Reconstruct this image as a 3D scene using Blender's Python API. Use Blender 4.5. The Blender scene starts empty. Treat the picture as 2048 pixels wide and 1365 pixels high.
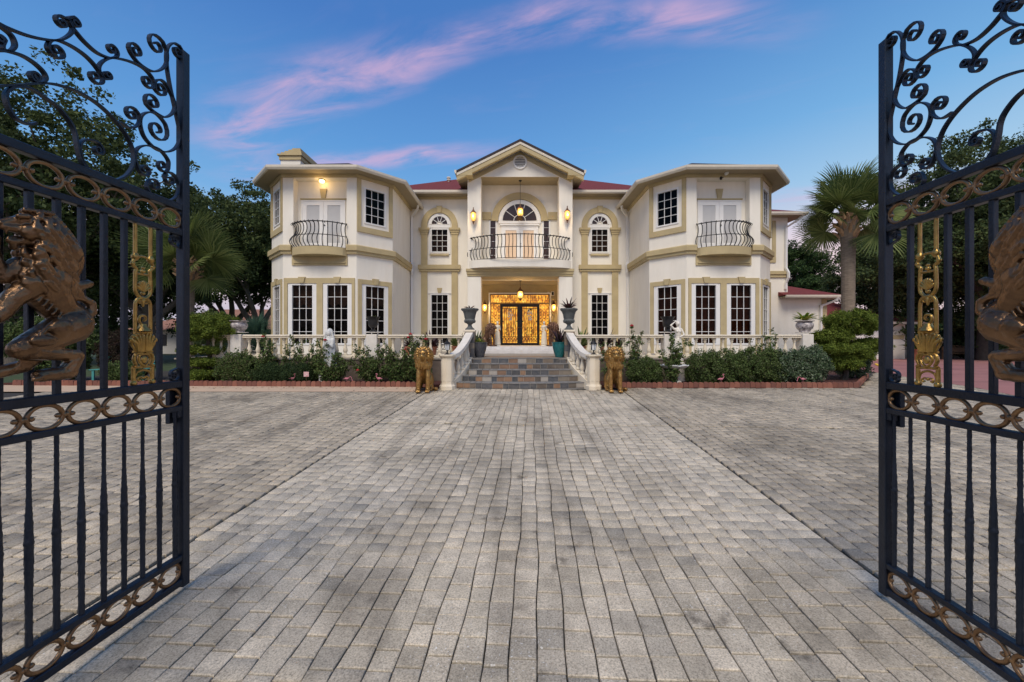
import bpy, math, random
import numpy as np
from mathutils import Vector, Matrix, noise as mnoise
R = math.radians
random.seed(7)
SC = bpy.context.scene
COL = SC.collection

# ------------------------------------------------------------------ camera
CAMZ = 1.394
cam = bpy.data.cameras.new('camera'); cam.sensor_width = 36; cam.lens = 14.0
cam.clip_start = .05; cam.clip_end = 2000
camo = bpy.data.objects.new('camera', cam); COL.objects.link(camo)
camo.location = (0, 0, CAMZ); camo.rotation_euler = (R(90), 0, 0)
SC.camera = camo

# ------------------------------------------------------------------ sky, sun, exposure
SUN_EL, SUN_AZ = 52, 12          # soft western glow from behind the camera
SKY_STRENGTH = 0.1
world = bpy.data.worlds.new('World'); SC.world = world; world.use_nodes = True
wt = world.node_tree; wt.nodes.clear()
def W(t, **kw):
    n = wt.nodes.new(t)
    for k, v in kw.items(): setattr(n, k, v)
    return n
def wl(a, b): wt.links.new(a, b)
def wmath(op, a, b=None, c=None):
    n = W('ShaderNodeMath', operation=op)
    for i, v in enumerate((a, b, c)):
        if v is None: continue
        if isinstance(v, (int, float)): n.inputs[i].default_value = v
        else: wl(v, n.inputs[i])
    return n.outputs[0]
def wmix(f, a, b, blend='MIX'):
    n = W('ShaderNodeMix', data_type='RGBA', blend_type=blend)
    for i, v in ((0, f), (6, a), (7, b)):
        if isinstance(v, (int, float)): n.inputs[i].default_value = v
        elif isinstance(v, tuple): n.inputs[i].default_value = (*v, 1)
        else: wl(v, n.inputs[i])
    return n.outputs[2]
tc = W('ShaderNodeTexCoord')
sky = W('ShaderNodeTexSky', sky_type='NISHITA', sun_disc=False, sun_elevation=R(5), sun_rotation=R(180 + SUN_AZ),
        air_density=1.0, dust_density=.6, ozone_density=3.0)
sep = W('ShaderNodeSeparateXYZ'); wl(tc.outputs['Generated'], sep.inputs[0])
elev = wmath('MAXIMUM', sep.outputs[2], 0.0)
ramp = W('ShaderNodeValToRGB'); wl(elev, ramp.inputs[0])
stops = [(0, (.50, .50, .64)), (.06, (.60, .54, .66)), (.13, (.86, .66, .69)), (.185, (.80, .64, .71)), (.235, (.40, .57, .80)), (.30, (.195, .44, .78)), (.42, (.12, .335, .71)), (.60, (.068, .21, .57)), (1, (.045, .14, .43))]
cr = ramp.color_ramp
while len(cr.elements) < len(stops): cr.elements.new(.5)
for e, (p, c) in zip(cr.elements, stops): e.position = p; e.color = (*c, 1)
skyc = wmix(1.0, sky.outputs[0], (.1, .1, .1), 'MULTIPLY')
# the afterglow side of the sky (beyond the pink drive) is paler and rosier
rampw = W('ShaderNodeValToRGB'); wl(elev, rampw.inputs[0]); cw = rampw.color_ramp
stw = [(0, (.66, .52, .60)), (.08, (.84, .64, .66)), (.16, (.92, .70, .72)), (.225, (.78, .68, .76)), (.30, (.40, .62, .84)), (.42, (.20, .46, .79)), (.60, (.09, .27, .63)), (1, (.045, .14, .43))]
while len(cw.elements) < len(stw): cw.elements.new(.5)
for e, (p, c) in zip(cw.elements, stw): e.position = p; e.color = (*c, 1)
side = W('ShaderNodeMapRange', interpolation_type='SMOOTHSTEP'); wl(sep.outputs[0], side.inputs[0]); side.inputs[1].default_value = -.25; side.inputs[2].default_value = .85
base = wmix(.85, skyc, wmix(side.outputs[0], ramp.outputs[0], rampw.outputs[0]))
# clouds lie on a flat layer far above: direction divided by its height
zz = wmath('MAXIMUM', sep.outputs[2], 0.06)
cx = wmath('DIVIDE', sep.outputs[0], zz); cy = wmath('DIVIDE', sep.outputs[1], zz)
comb = W('ShaderNodeCombineXYZ'); wl(cx, comb.inputs[0]); wl(cy, comb.inputs[1])
mp0 = W('ShaderNodeMapping'); wl(comb.outputs[0], mp0.inputs[0]); mp0.inputs['Rotation'].default_value = (0, 0, R(19))
mp = W('ShaderNodeMapping'); wl(mp0.outputs[0], mp.inputs[0]); mp.inputs['Scale'].default_value = (1.0, 3.0, 1)
nz = W('ShaderNodeTexNoise'); wl(mp.outputs[0], nz.inputs[0]); nz.inputs['Scale'].default_value = 2.1; nz.inputs['Detail'].default_value = 7; nz.inputs['Roughness'].default_value = .6; nz.inputs['Distortion'].default_value = .5
nz2 = W('ShaderNodeTexNoise'); wl(comb.outputs[0], nz2.inputs[0]); nz2.inputs['Scale'].default_value = 1.3; nz2.inputs['Detail'].default_value = 4
nf = wmath('SUBTRACT', nz2.outputs[0], .5)
def band(px, py, slope, curve, width, gain, x0, x1, grow=0.):
    """long wisp along a line of the cloud layer"""
    dx = wmath('SUBTRACT', cx, px)
    yy = wmath('ADD', wmath('ADD', wmath('MULTIPLY', dx, slope), py), wmath('MULTIPLY', wmath('MULTIPLY', dx, dx), curve))
    d = wmath('ABSOLUTE', wmath('ADD', wmath('SUBTRACT', cy, yy), wmath('MULTIPLY', nf, .30)))
    m = W('ShaderNodeMapRange', interpolation_type='SMOOTHSTEP'); wl(d, m.inputs[0])
    wl(wmath('ADD', wmath('MULTIPLY', wmath('MAXIMUM', wmath('MULTIPLY', cx, -1.0), 0.0), grow), width), m.inputs[2])
    m.inputs[1].default_value = 0; m.inputs[3].default_value = 1; m.inputs[4].default_value = 0
    e0 = W('ShaderNodeMapRange', interpolation_type='SMOOTHSTEP'); wl(cx, e0.inputs[0]); e0.inputs[1].default_value = x0; e0.inputs[2].default_value = x0 + .5
    e1 = W('ShaderNodeMapRange', interpolation_type='SMOOTHSTEP'); wl(cx, e1.inputs[0]); e1.inputs[1].default_value = x1; e1.inputs[2].default_value = x1 - .6
    n = W('ShaderNodeMapRange', interpolation_type='SMOOTHSTEP'); wl(nz.outputs[0], n.inputs[0]); n.inputs[1].default_value = .30; n.inputs[2].default_value = .72
    return wmath('MULTIPLY', wmath('MULTIPLY', wmath('MULTIPLY', m.outputs[0], n.outputs[0]), wmath('MULTIPLY', e0.outputs[0], e1.outputs[0])), gain)
b1 = band(-.30, 1.38, -.347, .19, .13, .78, -1.75, 1.1, .19)
b2 = band(-.7, 2.2, -.2, .0, .16, .75, -1.9, .1)
b3 = band(1.0, 2.8, -.1, 0, .3, .35, -.6, 3.2)
n3 = W('ShaderNodeMapRange', interpolation_type='SMOOTHSTEP'); wl(nz.outputs[0], n3.inputs[0]); n3.inputs[1].default_value = .52; n3.inputs[2].default_value = .80; n3.inputs[4].default_value = .05
cl = wmath('MINIMUM', wmath('ADD', wmath('ADD', b1, b2), wmath('ADD', b3, n3.outputs[0])), .62)
final = wmix(cl, base, (.66, .42, .60))
bg = W('ShaderNodeBackground'); wl(final, bg.inputs[0]); bg.inputs[1].default_value = .86
wo = W('ShaderNodeOutputWorld'); wl(bg.outputs[0], wo.inputs[0])
sun = bpy.data.lights.new('sun', 'SUN'); sun.energy = 2.3; sun.angle = R(30); sun.color = (1, .89, .74)
suno = bpy.data.objects.new('sun', sun); COL.objects.link(suno); suno.location = (-3, -10, 20)
suno.rotation_euler = (R(90 - SUN_EL), 0, R(-SUN_AZ))
SC.view_settings.view_transform = 'Standard'; SC.view_settings.look = 'None'
SC.view_settings.exposure = 0.35; SC.view_settings.gamma = 1.0; SC.view_settings.use_curve_mapping = False

# ------------------------------------------------------------------ materials
MATS = {}
def mat(name, c, rough=.6, metal=0, c2=None, nscale=6, bump=0, bscale=40, island=None, emit=None, estr=0, spec=.5, stretch=None, space='Object', detail=5, c3=None, transl=0):
    """procedural principled material; c..c2 mixed by noise, island = palette picked per loose piece"""
    m = bpy.data.materials.new(name); m.use_nodes = True; MATS[name] = m
    nt = m.node_tree; p = nt.nodes['Principled BSDF']
    def N(t, **kw):
        n = nt.nodes.new(t)
        for k, v in kw.items(): setattr(n, k, v)
        return n
    p.inputs['Roughness'].default_value = rough; p.inputs['Metallic'].default_value = metal
    p.inputs['Specular IOR Level'].default_value = spec
    t = N('ShaderNodeTexCoord'); src = t.outputs[space] if space != 'World' else N('ShaderNodeNewGeometry').outputs['Position']
    if stretch:
        mp = N('ShaderNodeMapping'); nt.links.new(src, mp.inputs[0]); mp.inputs['Scale'].default_value = stretch; src = mp.outputs[0]
    def noise(s, d=detail, r=.6):
        n = N('ShaderNodeTexNoise'); nt.links.new(src, n.inputs[0]); n.inputs['Scale'].default_value = s; n.inputs['Detail'].default_value = d; n.inputs['Roughness'].default_value = r
        return n.outputs[0]
    def ramp(f, stops, const=False):
        n = N('ShaderNodeValToRGB'); nt.links.new(f, n.inputs[0]); r = n.color_ramp
        if const: r.interpolation = 'CONSTANT'
        while len(r.elements) < len(stops): r.elements.new(.5)
        for e, (pos, col) in zip(r.elements, stops): e.position = pos; e.color = (*col, 1)
        return n.outputs[0]
    def mix(f, a, b, blend='MIX'):
        n = N('ShaderNodeMix', data_type='RGBA', blend_type=blend)
        for i, v in ((0, f), (6, a), (7, b)):
            if isinstance(v, (int, float)): n.inputs[i].default_value = v
            elif isinstance(v, tuple): n.inputs[i].default_value = (*v, 1)
            else: nt.links.new(v, n.inputs[i])
        return n.outputs[2]
    col = None
    if island:
        g = N('ShaderNodeNewGeometry'); oi = N('ShaderNodeObjectInfo')
        a = N('ShaderNodeMath', operation='ADD'); nt.links.new(g.outputs['Random Per Island'], a.inputs[0]); nt.links.new(oi.outputs['Random'], a.inputs[1])
        f = N('ShaderNodeMath', operation='FRACT'); nt.links.new(a.outputs[0], f.inputs[0])
        k = len(island); col = ramp(f.outputs[0], [(i / k, x) for i, x in enumerate(island)], True)
    if c2 is not None or c3 is not None:
        f = noise(nscale)
        st = [(.32, c), (.68, c2 or c)] + ([(.85, c3)] if c3 else [])
        nc = ramp(f, st)
        if island: col = mix(.25, col, nc)
        else: col = nc
    if col is None: p.inputs['Base Color'].default_value = (*c, 1)
    else: nt.links.new(col, p.inputs['Base Color'])
    if bump:
        b = N('ShaderNodeBump'); b.inputs['Strength'].default_value = bump; b.inputs['Distance'].default_value = .01
        nt.links.new(noise(bscale, 4), b.inputs['Height']); nt.links.new(b.outputs[0], p.inputs['Normal'])
    if emit:
        p.inputs['Emission Color'].default_value = (*emit, 1); p.inputs['Emission Strength'].default_value = estr
    if transl:
        tr = N('ShaderNodeBsdfTranslucent'); ms = N('ShaderNodeMixShader'); ms.inputs[0].default_value = transl
        if col is not None: nt.links.new(col, tr.inputs[0])
        else: tr.inputs[0].default_value = (*c, 1)
        nt.links.new(p.outputs[0], ms.inputs[1]); nt.links.new(tr.outputs[0], ms.inputs[2])
        nt.links.new(ms.outputs[0], nt.nodes['Material Output'].inputs[0])
    return m
mat('stucco', (.78, .735, .635), .9, c2=(.85, .81, .715), nscale=1.6, bump=.35, bscale=60, stretch=(1.6, 1.6, .35), detail=7)
mat('tan', (.43, .345, .19), .85, c2=(.51, .415, .225), nscale=2, bump=.2, bscale=90)
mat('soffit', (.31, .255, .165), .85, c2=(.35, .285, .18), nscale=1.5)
mat('white', (.80, .79, .76), .45, c2=(.76, .75, .72), nscale=3)
mat('gutter', (.66, .60, .49), .5, c2=(.58, .53, .43), nscale=4)
mat('shingle', (.19, .030, .026), .9, c2=(.12, .02, .02), nscale=3, bump=.8, bscale=18, stretch=(2, 6, 6), c3=(.26, .06, .045))
mat('shingle_dark', (.05, .035, .035), .9, c2=(.03, .022, .025), nscale=5, bump=.6, bscale=18)
mat('iron', (.009, .014, .024), .36, .35, c2=(.015, .023, .040), nscale=9, bump=.25, bscale=60, c3=(.035, .045, .062), space='World')
mat('black', (.012, .012, .013), .4, .4, c2=(.02, .02, .02), nscale=12)
mat('bronze', (.25, .145, .075), .31, .8, c2=(.13, .075, .04), nscale=7, bump=.35, bscale=45, c3=(.42, .26, .13))
mat('ring_gold', (.34, .205, .10), .34, .75, c2=(.19, .11, .06), nscale=12, bump=.2, bscale=60, c3=(.5, .33, .13), space='World')
mat('gilt', (.56, .36, .10), .33, .85, c2=(.30, .18, .06), nscale=14, bump=.3, bscale=70, c3=(.75, .52, .16))
mat('gold_paint', (.46, .27, .08), .33, .75, c2=(.24, .13, .045), nscale=10, bump=.35, bscale=35, c3=(.70, .49, .20))
mat('brown_bronze', (.17, .085, .048), .4, .5, c2=(.09, .046, .03), nscale=8, bump=.4, bscale=30, c3=(.24, .14, .07))
mat('cast_cream', (.70, .615, .47), .85, c2=(.76, .68, .54), nscale=3, bump=.3, bscale=50, c3=(.58, .50, .38))
mat('cast_white', (.74, .70, .63), .8, c2=(.66, .61, .53), nscale=5, bump=.3, bscale=40)
mat('statue_white', (.66, .66, .63), .7, c2=(.46, .47, .46), nscale=7, bump=.4, bscale=40, c3=(.34, .36, .36))
mat('statue_clean', (.78, .74, .65), .65, c2=(.70, .64, .54), nscale=6, bump=.2, bscale=40)
mat('grey_stone', (.115, .125, .12), .7, c2=(.075, .082, .082), nscale=7, bump=.5, bscale=40, c3=(.20, .21, .19))
mat('black_urn', (.013, .013, .015), .35, c2=(.022, .022, .024), nscale=9)
mat('patterned', (.60, .55, .53), .35, c2=(.07, .05, .06), nscale=11, c3=(.5, .45, .44))
mat('slate', (.05, .055, .065), .6, c2=(.30, .25, .20), nscale=7, bump=.6, bscale=22, space='World',
    island=[(.045, .055, .068), (.075, .082, .095), (.17, .125, .085), (.30, .165, .085), (.055, .06, .068), (.22, .185, .14), (.10, .075, .055), (.42, .38, .33), (.035, .042, .05), (.13, .105, .08), (.24, .13, .07), (.065, .075, .09)])
mat('slate_lit', (.26, .25, .235), .6, c2=(.15, .15, .15), nscale=7, bump=.4, bscale=22, space='World')  # paler slate for treads: light catching the step tops is put into the colour
mat('mortar', (.36, .34, .31), .95)
mat('marble', (.68, .65, .62), .45, c2=(.58, .545, .515), nscale=4, bump=.1)
mat('rust_stone', (.30, .17, .085), .6, c2=(.17, .15, .13), nscale=3, c3=(.38, .24, .12))
mat('terrace_floor', (.34, .30, .25), .8, c2=(.28, .25, .21), nscale=2)
mat('retaining', (.155, .12, .095), .9, c2=(.11, .085, .07), nscale=4, bump=.5, bscale=30)
mat('edging', (.26, .095, .06), .9, c2=(.18, .07, .05), nscale=9, bump=.5, bscale=40, island=[(.22, .085, .055), (.17, .065, .045), (.26, .105, .07), (.145, .06, .045)])
mat('mulch', (.085, .022, .014), .95, c2=(.045, .014, .010), nscale=22, bump=1, bscale=60, c3=(.12, .04, .025), space='World')
mat('grass', (.045, .075, .022), .95, c2=(.03, .05, .018), nscale=2, bump=.6, bscale=40, space='World')
mat('joint_dirt', (.045, .041, .036), .95, c2=(.022, .02, .019), nscale=20, space='World')
mat('border_concrete', (.58, .42, .29), .9, c2=(.50, .37, .26), nscale=1.5, bump=.3, bscale=40, space='World')
mat('pink_concrete', (.36, .16, .145), .85, c2=(.31, .135, .125), nscale=.8, bump=.3, bscale=30, space='World', c3=(.43, .23, .20))
mat('bark', (.17, .145, .12), .95, c2=(.10, .085, .07), nscale=6, bump=.8, bscale=14, stretch=(3, 3, .6))
mat('dark_bark', (.075, .062, .05), .95, c2=(.045, .038, .03), nscale=6, bump=.8, bscale=14)
mat('palm_bark', (.27, .215, .16), .95, c2=(.15, .12, .09), nscale=5, bump=1, bscale=16, stretch=(1, 1, 5))
mat('palm_boot', (.46, .30, .17), .9, c2=(.28, .17, .095), nscale=9, bump=.5)
mat('leaf_oak', (.05, .08, .03), .75, spec=.18, island=[(0.061, 0.088, 0.031), (0.083, 0.116, 0.037), (0.046, 0.070, 0.026), (0.110, 0.138, 0.046), (0.053, 0.081, 0.033)], transl=.25)
mat('leaf_dark', (.03, .05, .02), .75, spec=.18, island=[(.034, .060, .024), (.046, .078, .028), (.026, .048, .020), (.064, .100, .034)], transl=.25)
mat('leaf_pine', (.03, .055, .02), .75, spec=.18, island=[(0.037, 0.075, 0.027), (0.056, 0.106, 0.033), (0.030, 0.060, 0.022), (0.075, 0.125, 0.037)], transl=.2)
mat('leaf_box', (.04, .07, .02), .75, spec=.18, island=[(0.078, 0.124, 0.034), (0.104, 0.156, 0.044), (0.055, 0.088, 0.026), (0.143, 0.189, 0.065), (0.085, 0.098, 0.046)], transl=.2)
mat('leaf_grey', (.08, .10, .06), .75, spec=.18, island=[(0.078, 0.124, 0.058), (0.130, 0.176, 0.104), (0.058, 0.098, 0.044), (0.195, 0.234, 0.156)], transl=.2)
mat('leaf_juniper', (.06, .09, .02), .75, spec=.18, island=[(0.109, 0.155, 0.021), (0.144, 0.190, 0.025), (0.075, 0.113, 0.018), (0.172, 0.218, 0.037), (0.092, 0.127, 0.023)], transl=.15)
mat('leaf_rose', (.035, .07, .025), .75, spec=.18, island=[(0.068, 0.111, 0.030), (0.095, 0.146, 0.041), (0.049, 0.078, 0.024), (0.135, 0.182, 0.057), (0.101, 0.095, 0.047)], transl=.2)
mat('leaf_purple', (.05, .03, .025), .75, spec=.18, island=[(.045, .028, .024), (.065, .038, .03), (.035, .03, .02), (.055, .05, .028)], transl=.2)
mat('leaf_palm', (.10, .14, .04), .6, spec=.25, island=[(.11, .15, .042), (.155, .20, .056), (.08, .118, .034), (.20, .24, .08)], transl=.25)
mat('leaf_palmetto', (.04, .085, .06), .75, spec=.18, island=[(0.056, 0.112, 0.077), (0.077, 0.147, 0.098), (0.042, 0.091, 0.063)], transl=.2)
mat('brom_red', (.10, .022, .028), .4, island=[(.09, .02, .026), (.14, .035, .04), (.055, .018, .02), (.05, .04, .02)], transl=.15)
mat('brom_dark', (.035, .012, .018), .4, island=[(.03, .012, .018), (.05, .016, .022), (.025, .018, .016)], transl=.1)
mat('brom_green', (.18, .26, .04), .4, island=[(.15, .24, .03), (.30, .36, .06), (.45, .45, .08), (.09, .17, .03)], transl=.2)
mat('petal_red', (.36, .012, .014), .5, c2=(.26, .008, .012), nscale=20)
mat('dry_leaf', (.20, .11, .05), .8, island=[(.22, .12, .05), (.30, .18, .07), (.13, .07, .035), (.26, .20, .09), (.10, .07, .045)])
mat('petal_white', (.7, .66, .62), .6)
mat('flamingo_pink', (.55, .20, .23), .5, c2=(.42, .13, .16), nscale=8)
mat('pot_dark', (.030, .034, .045), .2, c2=(.10, .10, .11), nscale=6, stretch=(6, 6, .5), c3=(.25, .24, .22))
mat('pot_teal', (.008, .085, .095), .18, c2=(.02, .17, .17), nscale=6, stretch=(6, 6, .5), c3=(.16, .15, .09))
mat('terracotta', (.40, .155, .085), .85, c2=(.34, .13, .075), nscale=6)
mat('curtain_brown', (.30, .10, .05), .9, c2=(.22, .072, .036), nscale=3, stretch=(3, 3, .1))
mat('curtain_pale', (.34, .19, .13), .9, c2=(.26, .14, .095), nscale=3, stretch=(3, 3, .1))
mat('pane_brown', (.055, .028, .02), .12, c2=(.04, .022, .017), nscale=2)
mat('interior', (.035, .03, .028), .9, c2=(.045, .04, .035), nscale=1)
mat('door_pane', (.56, .55, .53), .12, c2=(.48, .475, .47), nscale=1.2)
mat('door_pane_warm', (.66, .50, .36), .15, c2=(.56, .42, .30), nscale=1.2, emit=(1, .62, .32), estr=.12)
mat('wood', (.16, .09, .045), .7, c2=(.11, .06, .03), nscale=4, stretch=(1, 8, 8))
mat('teal_paint', (.06, .30, .28), .5)
mat('yellow', (.72, .46, .03), .5)
mat('card', (.62, .2, .22), .6, c2=(.7, .62, .58), nscale=30)
mat('tile_roof', (.34, .17, .11), .9, c2=(.26, .12, .08), nscale=2, bump=.8, bscale=8)
mat('far_wall', (.55, .53, .49), .9, c2=(.50, .48, .44), nscale=.5)
mat('bulb', (1, .7, .3), .4, emit=(1, .62, .20), estr=6)
mat('bulb_soft', (.5, .28, .06), .4, emit=(1, .55, .13), estr=1.05)
mat('clear_glass', (.75, .78, .78), .1, c2=(.6, .63, .63), nscale=3)
# window glass: see-through tint with a fresnel reflection
def glass_mat(name, tint, refl=.02):
    m = bpy.data.materials.new(name); m.use_nodes = True; MATS[name] = m; nt = m.node_tree; nt.nodes.clear()
    o = nt.nodes.new('ShaderNodeOutputMaterial'); mx = nt.nodes.new('ShaderNodeMixShader')
    t = nt.nodes.new('ShaderNodeBsdfTransparent'); t.inputs[0].default_value = (*tint, 1)
    g = nt.nodes.new('ShaderNodeBsdfGlossy'); g.inputs['Roughness'].default_value = refl
    f = nt.nodes.new('ShaderNodeFresnel'); f.inputs[0].default_value = 1.22
    hf = nt.nodes.new('ShaderNodeMath'); hf.operation = 'MULTIPLY'; hf.inputs[1].default_value = .5; nt.links.new(f.outputs[0], hf.inputs[0]); nt.links.new(hf.outputs[0], mx.inputs[0]); nt.links.new(t.outputs[0], mx.inputs[1]); nt.links.new(g.outputs[0], mx.inputs[2]); nt.links.new(mx.outputs[0], o.inputs[0])
glass_mat('glass', (.55, .54, .53))
def amber_mat():
    """lit textured door glass: glow mottled by the pebbled glass"""
    m = bpy.data.materials.new('amber_glass'); m.use_nodes = True; MATS['amber_glass'] = m; nt = m.node_tree; p = nt.nodes['Principled BSDF']
    t = nt.nodes.new('ShaderNodeTexCoord'); v = nt.nodes.new('ShaderNodeTexVoronoi'); v.inputs['Scale'].default_value = 16
    n = nt.nodes.new('ShaderNodeTexNoise'); n.inputs['Scale'].default_value = 2.2; n.inputs['Detail'].default_value = 6
    mq = nt.nodes.new('ShaderNodeMapping'); nt.links.new(t.outputs['Object'], mq.inputs[0]); mq.inputs['Scale'].default_value = (1, 1, .28); nt.links.new(mq.outputs[0], v.inputs[0]); nt.links.new(t.outputs['Object'], n.inputs[0])
    a = nt.nodes.new('ShaderNodeMath'); a.operation = 'MULTIPLY_ADD'; nt.links.new(v.outputs[0], a.inputs[0]); a.inputs[1].default_value = .55; nt.links.new(n.outputs[0], a.inputs[2])
    r = nt.nodes.new('ShaderNodeValToRGB'); nt.links.new(a.outputs[0], r.inputs[0])
    st = [(.44, (1, .72, .16)), (.62, (1, .54, .06)), (.80, (.70, .29, .025)), (.97, (.34, .12, .015))]
    while len(r.color_ramp.elements) < 4: r.color_ramp.elements.new(.5)
    for e, (q, c) in zip(r.color_ramp.elements, st): e.position = q; e.color = (*c, 1)
    nt.links.new(r.outputs[0], p.inputs['Emission Color']); p.inputs['Emission Strength'].default_value = .62
    nt.links.new(r.outputs[0], p.inputs['Base Color']); p.inputs['Roughness'].default_value = .15
amber_mat()
def paver_mat(pname, k):
    m = bpy.data.materials.new(pname); m.use_nodes = True; MATS[pname] = m; nt = m.node_tree; p = nt.nodes['Principled BSDF']
    N = nt.nodes.new; L = nt.links.new
    g = N('ShaderNodeNewGeometry'); oi = N('ShaderNodeObjectInfo')
    def noise(s, d, r=.6):
        n = N('ShaderNodeTexNoise'); L(g.outputs['Position'], n.inputs[0]); n.inputs['Scale'].default_value = s; n.inputs['Detail'].default_value = d; n.inputs['Roughness'].default_value = r; return n.outputs[0]
    def ramp(f, st):
        n = N('ShaderNodeValToRGB'); L(f, n.inputs[0])
        while len(n.color_ramp.elements) < len(st): n.color_ramp.elements.new(.5)
        for e, (q, c) in zip(n.color_ramp.elements, st): e.position = q; e.color = (*c, 1)
        return n.outputs[0]
    def mix(f, a, b, bl='MIX'):
        n = N('ShaderNodeMix'); n.data_type = 'RGBA'; n.blend_type = bl
        for i, v in ((0, f), (6, a), (7, b)):
            if isinstance(v, (int, float)): n.inputs[i].default_value = v
            elif isinstance(v, tuple): n.inputs[i].default_value = (*v, 1)
            else: L(v, n.inputs[i])
        return n.outputs[2]
    a = N('ShaderNodeMath'); a.operation = 'ADD'; L(g.outputs['Random Per Island'], a.inputs[0]); L(oi.outputs['Random'], a.inputs[1])
    f = N('ShaderNodeMath'); f.operation = 'FRACT'; L(a.outputs[0], f.inputs[0])
    piece = ramp(f.outputs[0], [(0, (.40, .355, .285)), (.25, (.53, .47, .375)), (.5, (.46, .41, .335)), (.75, (.60, .53, .425)), (1, (.34, .31, .26))])
    dirt = ramp(noise(.55, 5, .62), [(.30, (.52, .51, .49)), (.47, (.92, .91, .89)), (.72, (1.10, 1.08, 1.04))])
    fine = ramp(noise(95, 3, .7), [(.28, (.42, .42, .42)), (.5, (1, 1, 1)), (.72, (1.4, 1.4, 1.4))])
    mid = ramp(noise(9, 4), [(.3, (.82, .82, .82)), (.7, (1.12, 1.12, 1.12))])
    c = mix(1, mix(1, mix(1, piece, dirt, 'MULTIPLY'), fine, 'MULTIPLY'), mid, 'MULTIPLY')
    # white scuffs and chips
    sc = N('ShaderNodeMapRange'); L(noise(60, 2), sc.inputs[0]); sc.inputs[1].default_value = .64; sc.inputs[2].default_value = .69
    sc2 = N('ShaderNodeMapRange'); L(noise(.8, 2), sc2.inputs[0]); sc2.inputs[1].default_value = .45; sc2.inputs[2].default_value = .62
    ms = N('ShaderNodeMath'); ms.operation = 'MULTIPLY'; L(sc.outputs[0], ms.inputs[0]); L(sc2.outputs[0], ms.inputs[1])
    c = mix(ms.outputs[0], c, (.62, .61, .58))
    # tyre-worn streaks run along the drive, dark drips here and there
    mp = N('ShaderNodeMapping'); L(g.outputs['Position'], mp.inputs[0]); mp.inputs['Scale'].default_value = (2.2, .22, 1)
    tn = N('ShaderNodeTexNoise'); L(mp.outputs[0], tn.inputs[0]); tn.inputs['Scale'].default_value = 1.0; tn.inputs['Detail'].default_value = 4
    c = mix(1, c, ramp(tn.outputs[0], [(.32, (.72, .71, .70)), (.5, (1, 1, 1)), (.7, (1.10, 1.09, 1.07))]), 'MULTIPLY')
    c = mix(1, c, ramp(noise(4.5, 3, .5), [(.24, (.55, .54, .53)), (.33, (1, 1, 1))]), 'MULTIPLY')
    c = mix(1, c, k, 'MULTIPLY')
    L(c, p.inputs['Base Color']); p.inputs['Roughness'].default_value = .82
    b = N('ShaderNodeBump'); b.inputs['Strength'].default_value = .55; b.inputs['Distance'].default_value = .006
    L(noise(55, 5, .75), b.inputs['Height']); L(b.outputs[0], p.inputs['Normal'])
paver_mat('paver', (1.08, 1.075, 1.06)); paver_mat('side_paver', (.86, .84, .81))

# ------------------------------------------------------------------ helpers
def tag(o, label=None, cat=None, group=None, kind=None):
    if label: o['label'] = label
    if cat: o['category'] = cat
    if group: o['group'] = group
    if kind: o['kind'] = kind
    return o
def link(name, me, parent=None):
    o = bpy.data.objects.new(name, me); COL.objects.link(o)
    if parent is not None: o.parent = parent
    return o
def thing(name, label, cat, loc=(0, 0, 0), rz=0, group=None, scale=1):
    o = link(name, None); o.location = loc; o.rotation_euler = (0, 0, rz); o.scale = (scale,) * 3; o.empty_display_size = .2
    return tag(o, label, cat, group)
def copy_tree(o, parent=None):
    c = o.copy(); COL.objects.link(c); c.parent = parent
    for ch in list(o.children): copy_tree(ch, c)
    return c
def np_mesh(name, v, f, m=None, smooth=False):
    """v (N,3), f (M,k) arrays to a mesh"""
    v = np.asarray(v, np.float32); f = np.asarray(f, np.int32); k = f.shape[1]
    me = bpy.data.meshes.new(name); me.vertices.add(len(v)); me.vertices.foreach_set('co', v.ravel())
    me.loops.add(f.size); me.loops.foreach_set('vertex_index', f.ravel())
    me.polygons.add(len(f)); me.polygons.foreach_set('loop_start', np.arange(0, f.size, k, dtype=np.int32))
    me.update(calc_edges=True)
    if smooth: me.polygons.foreach_set('use_smooth', np.ones(len(f), bool))
    if m: me.materials.append(MATS[m])
    return me
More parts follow.
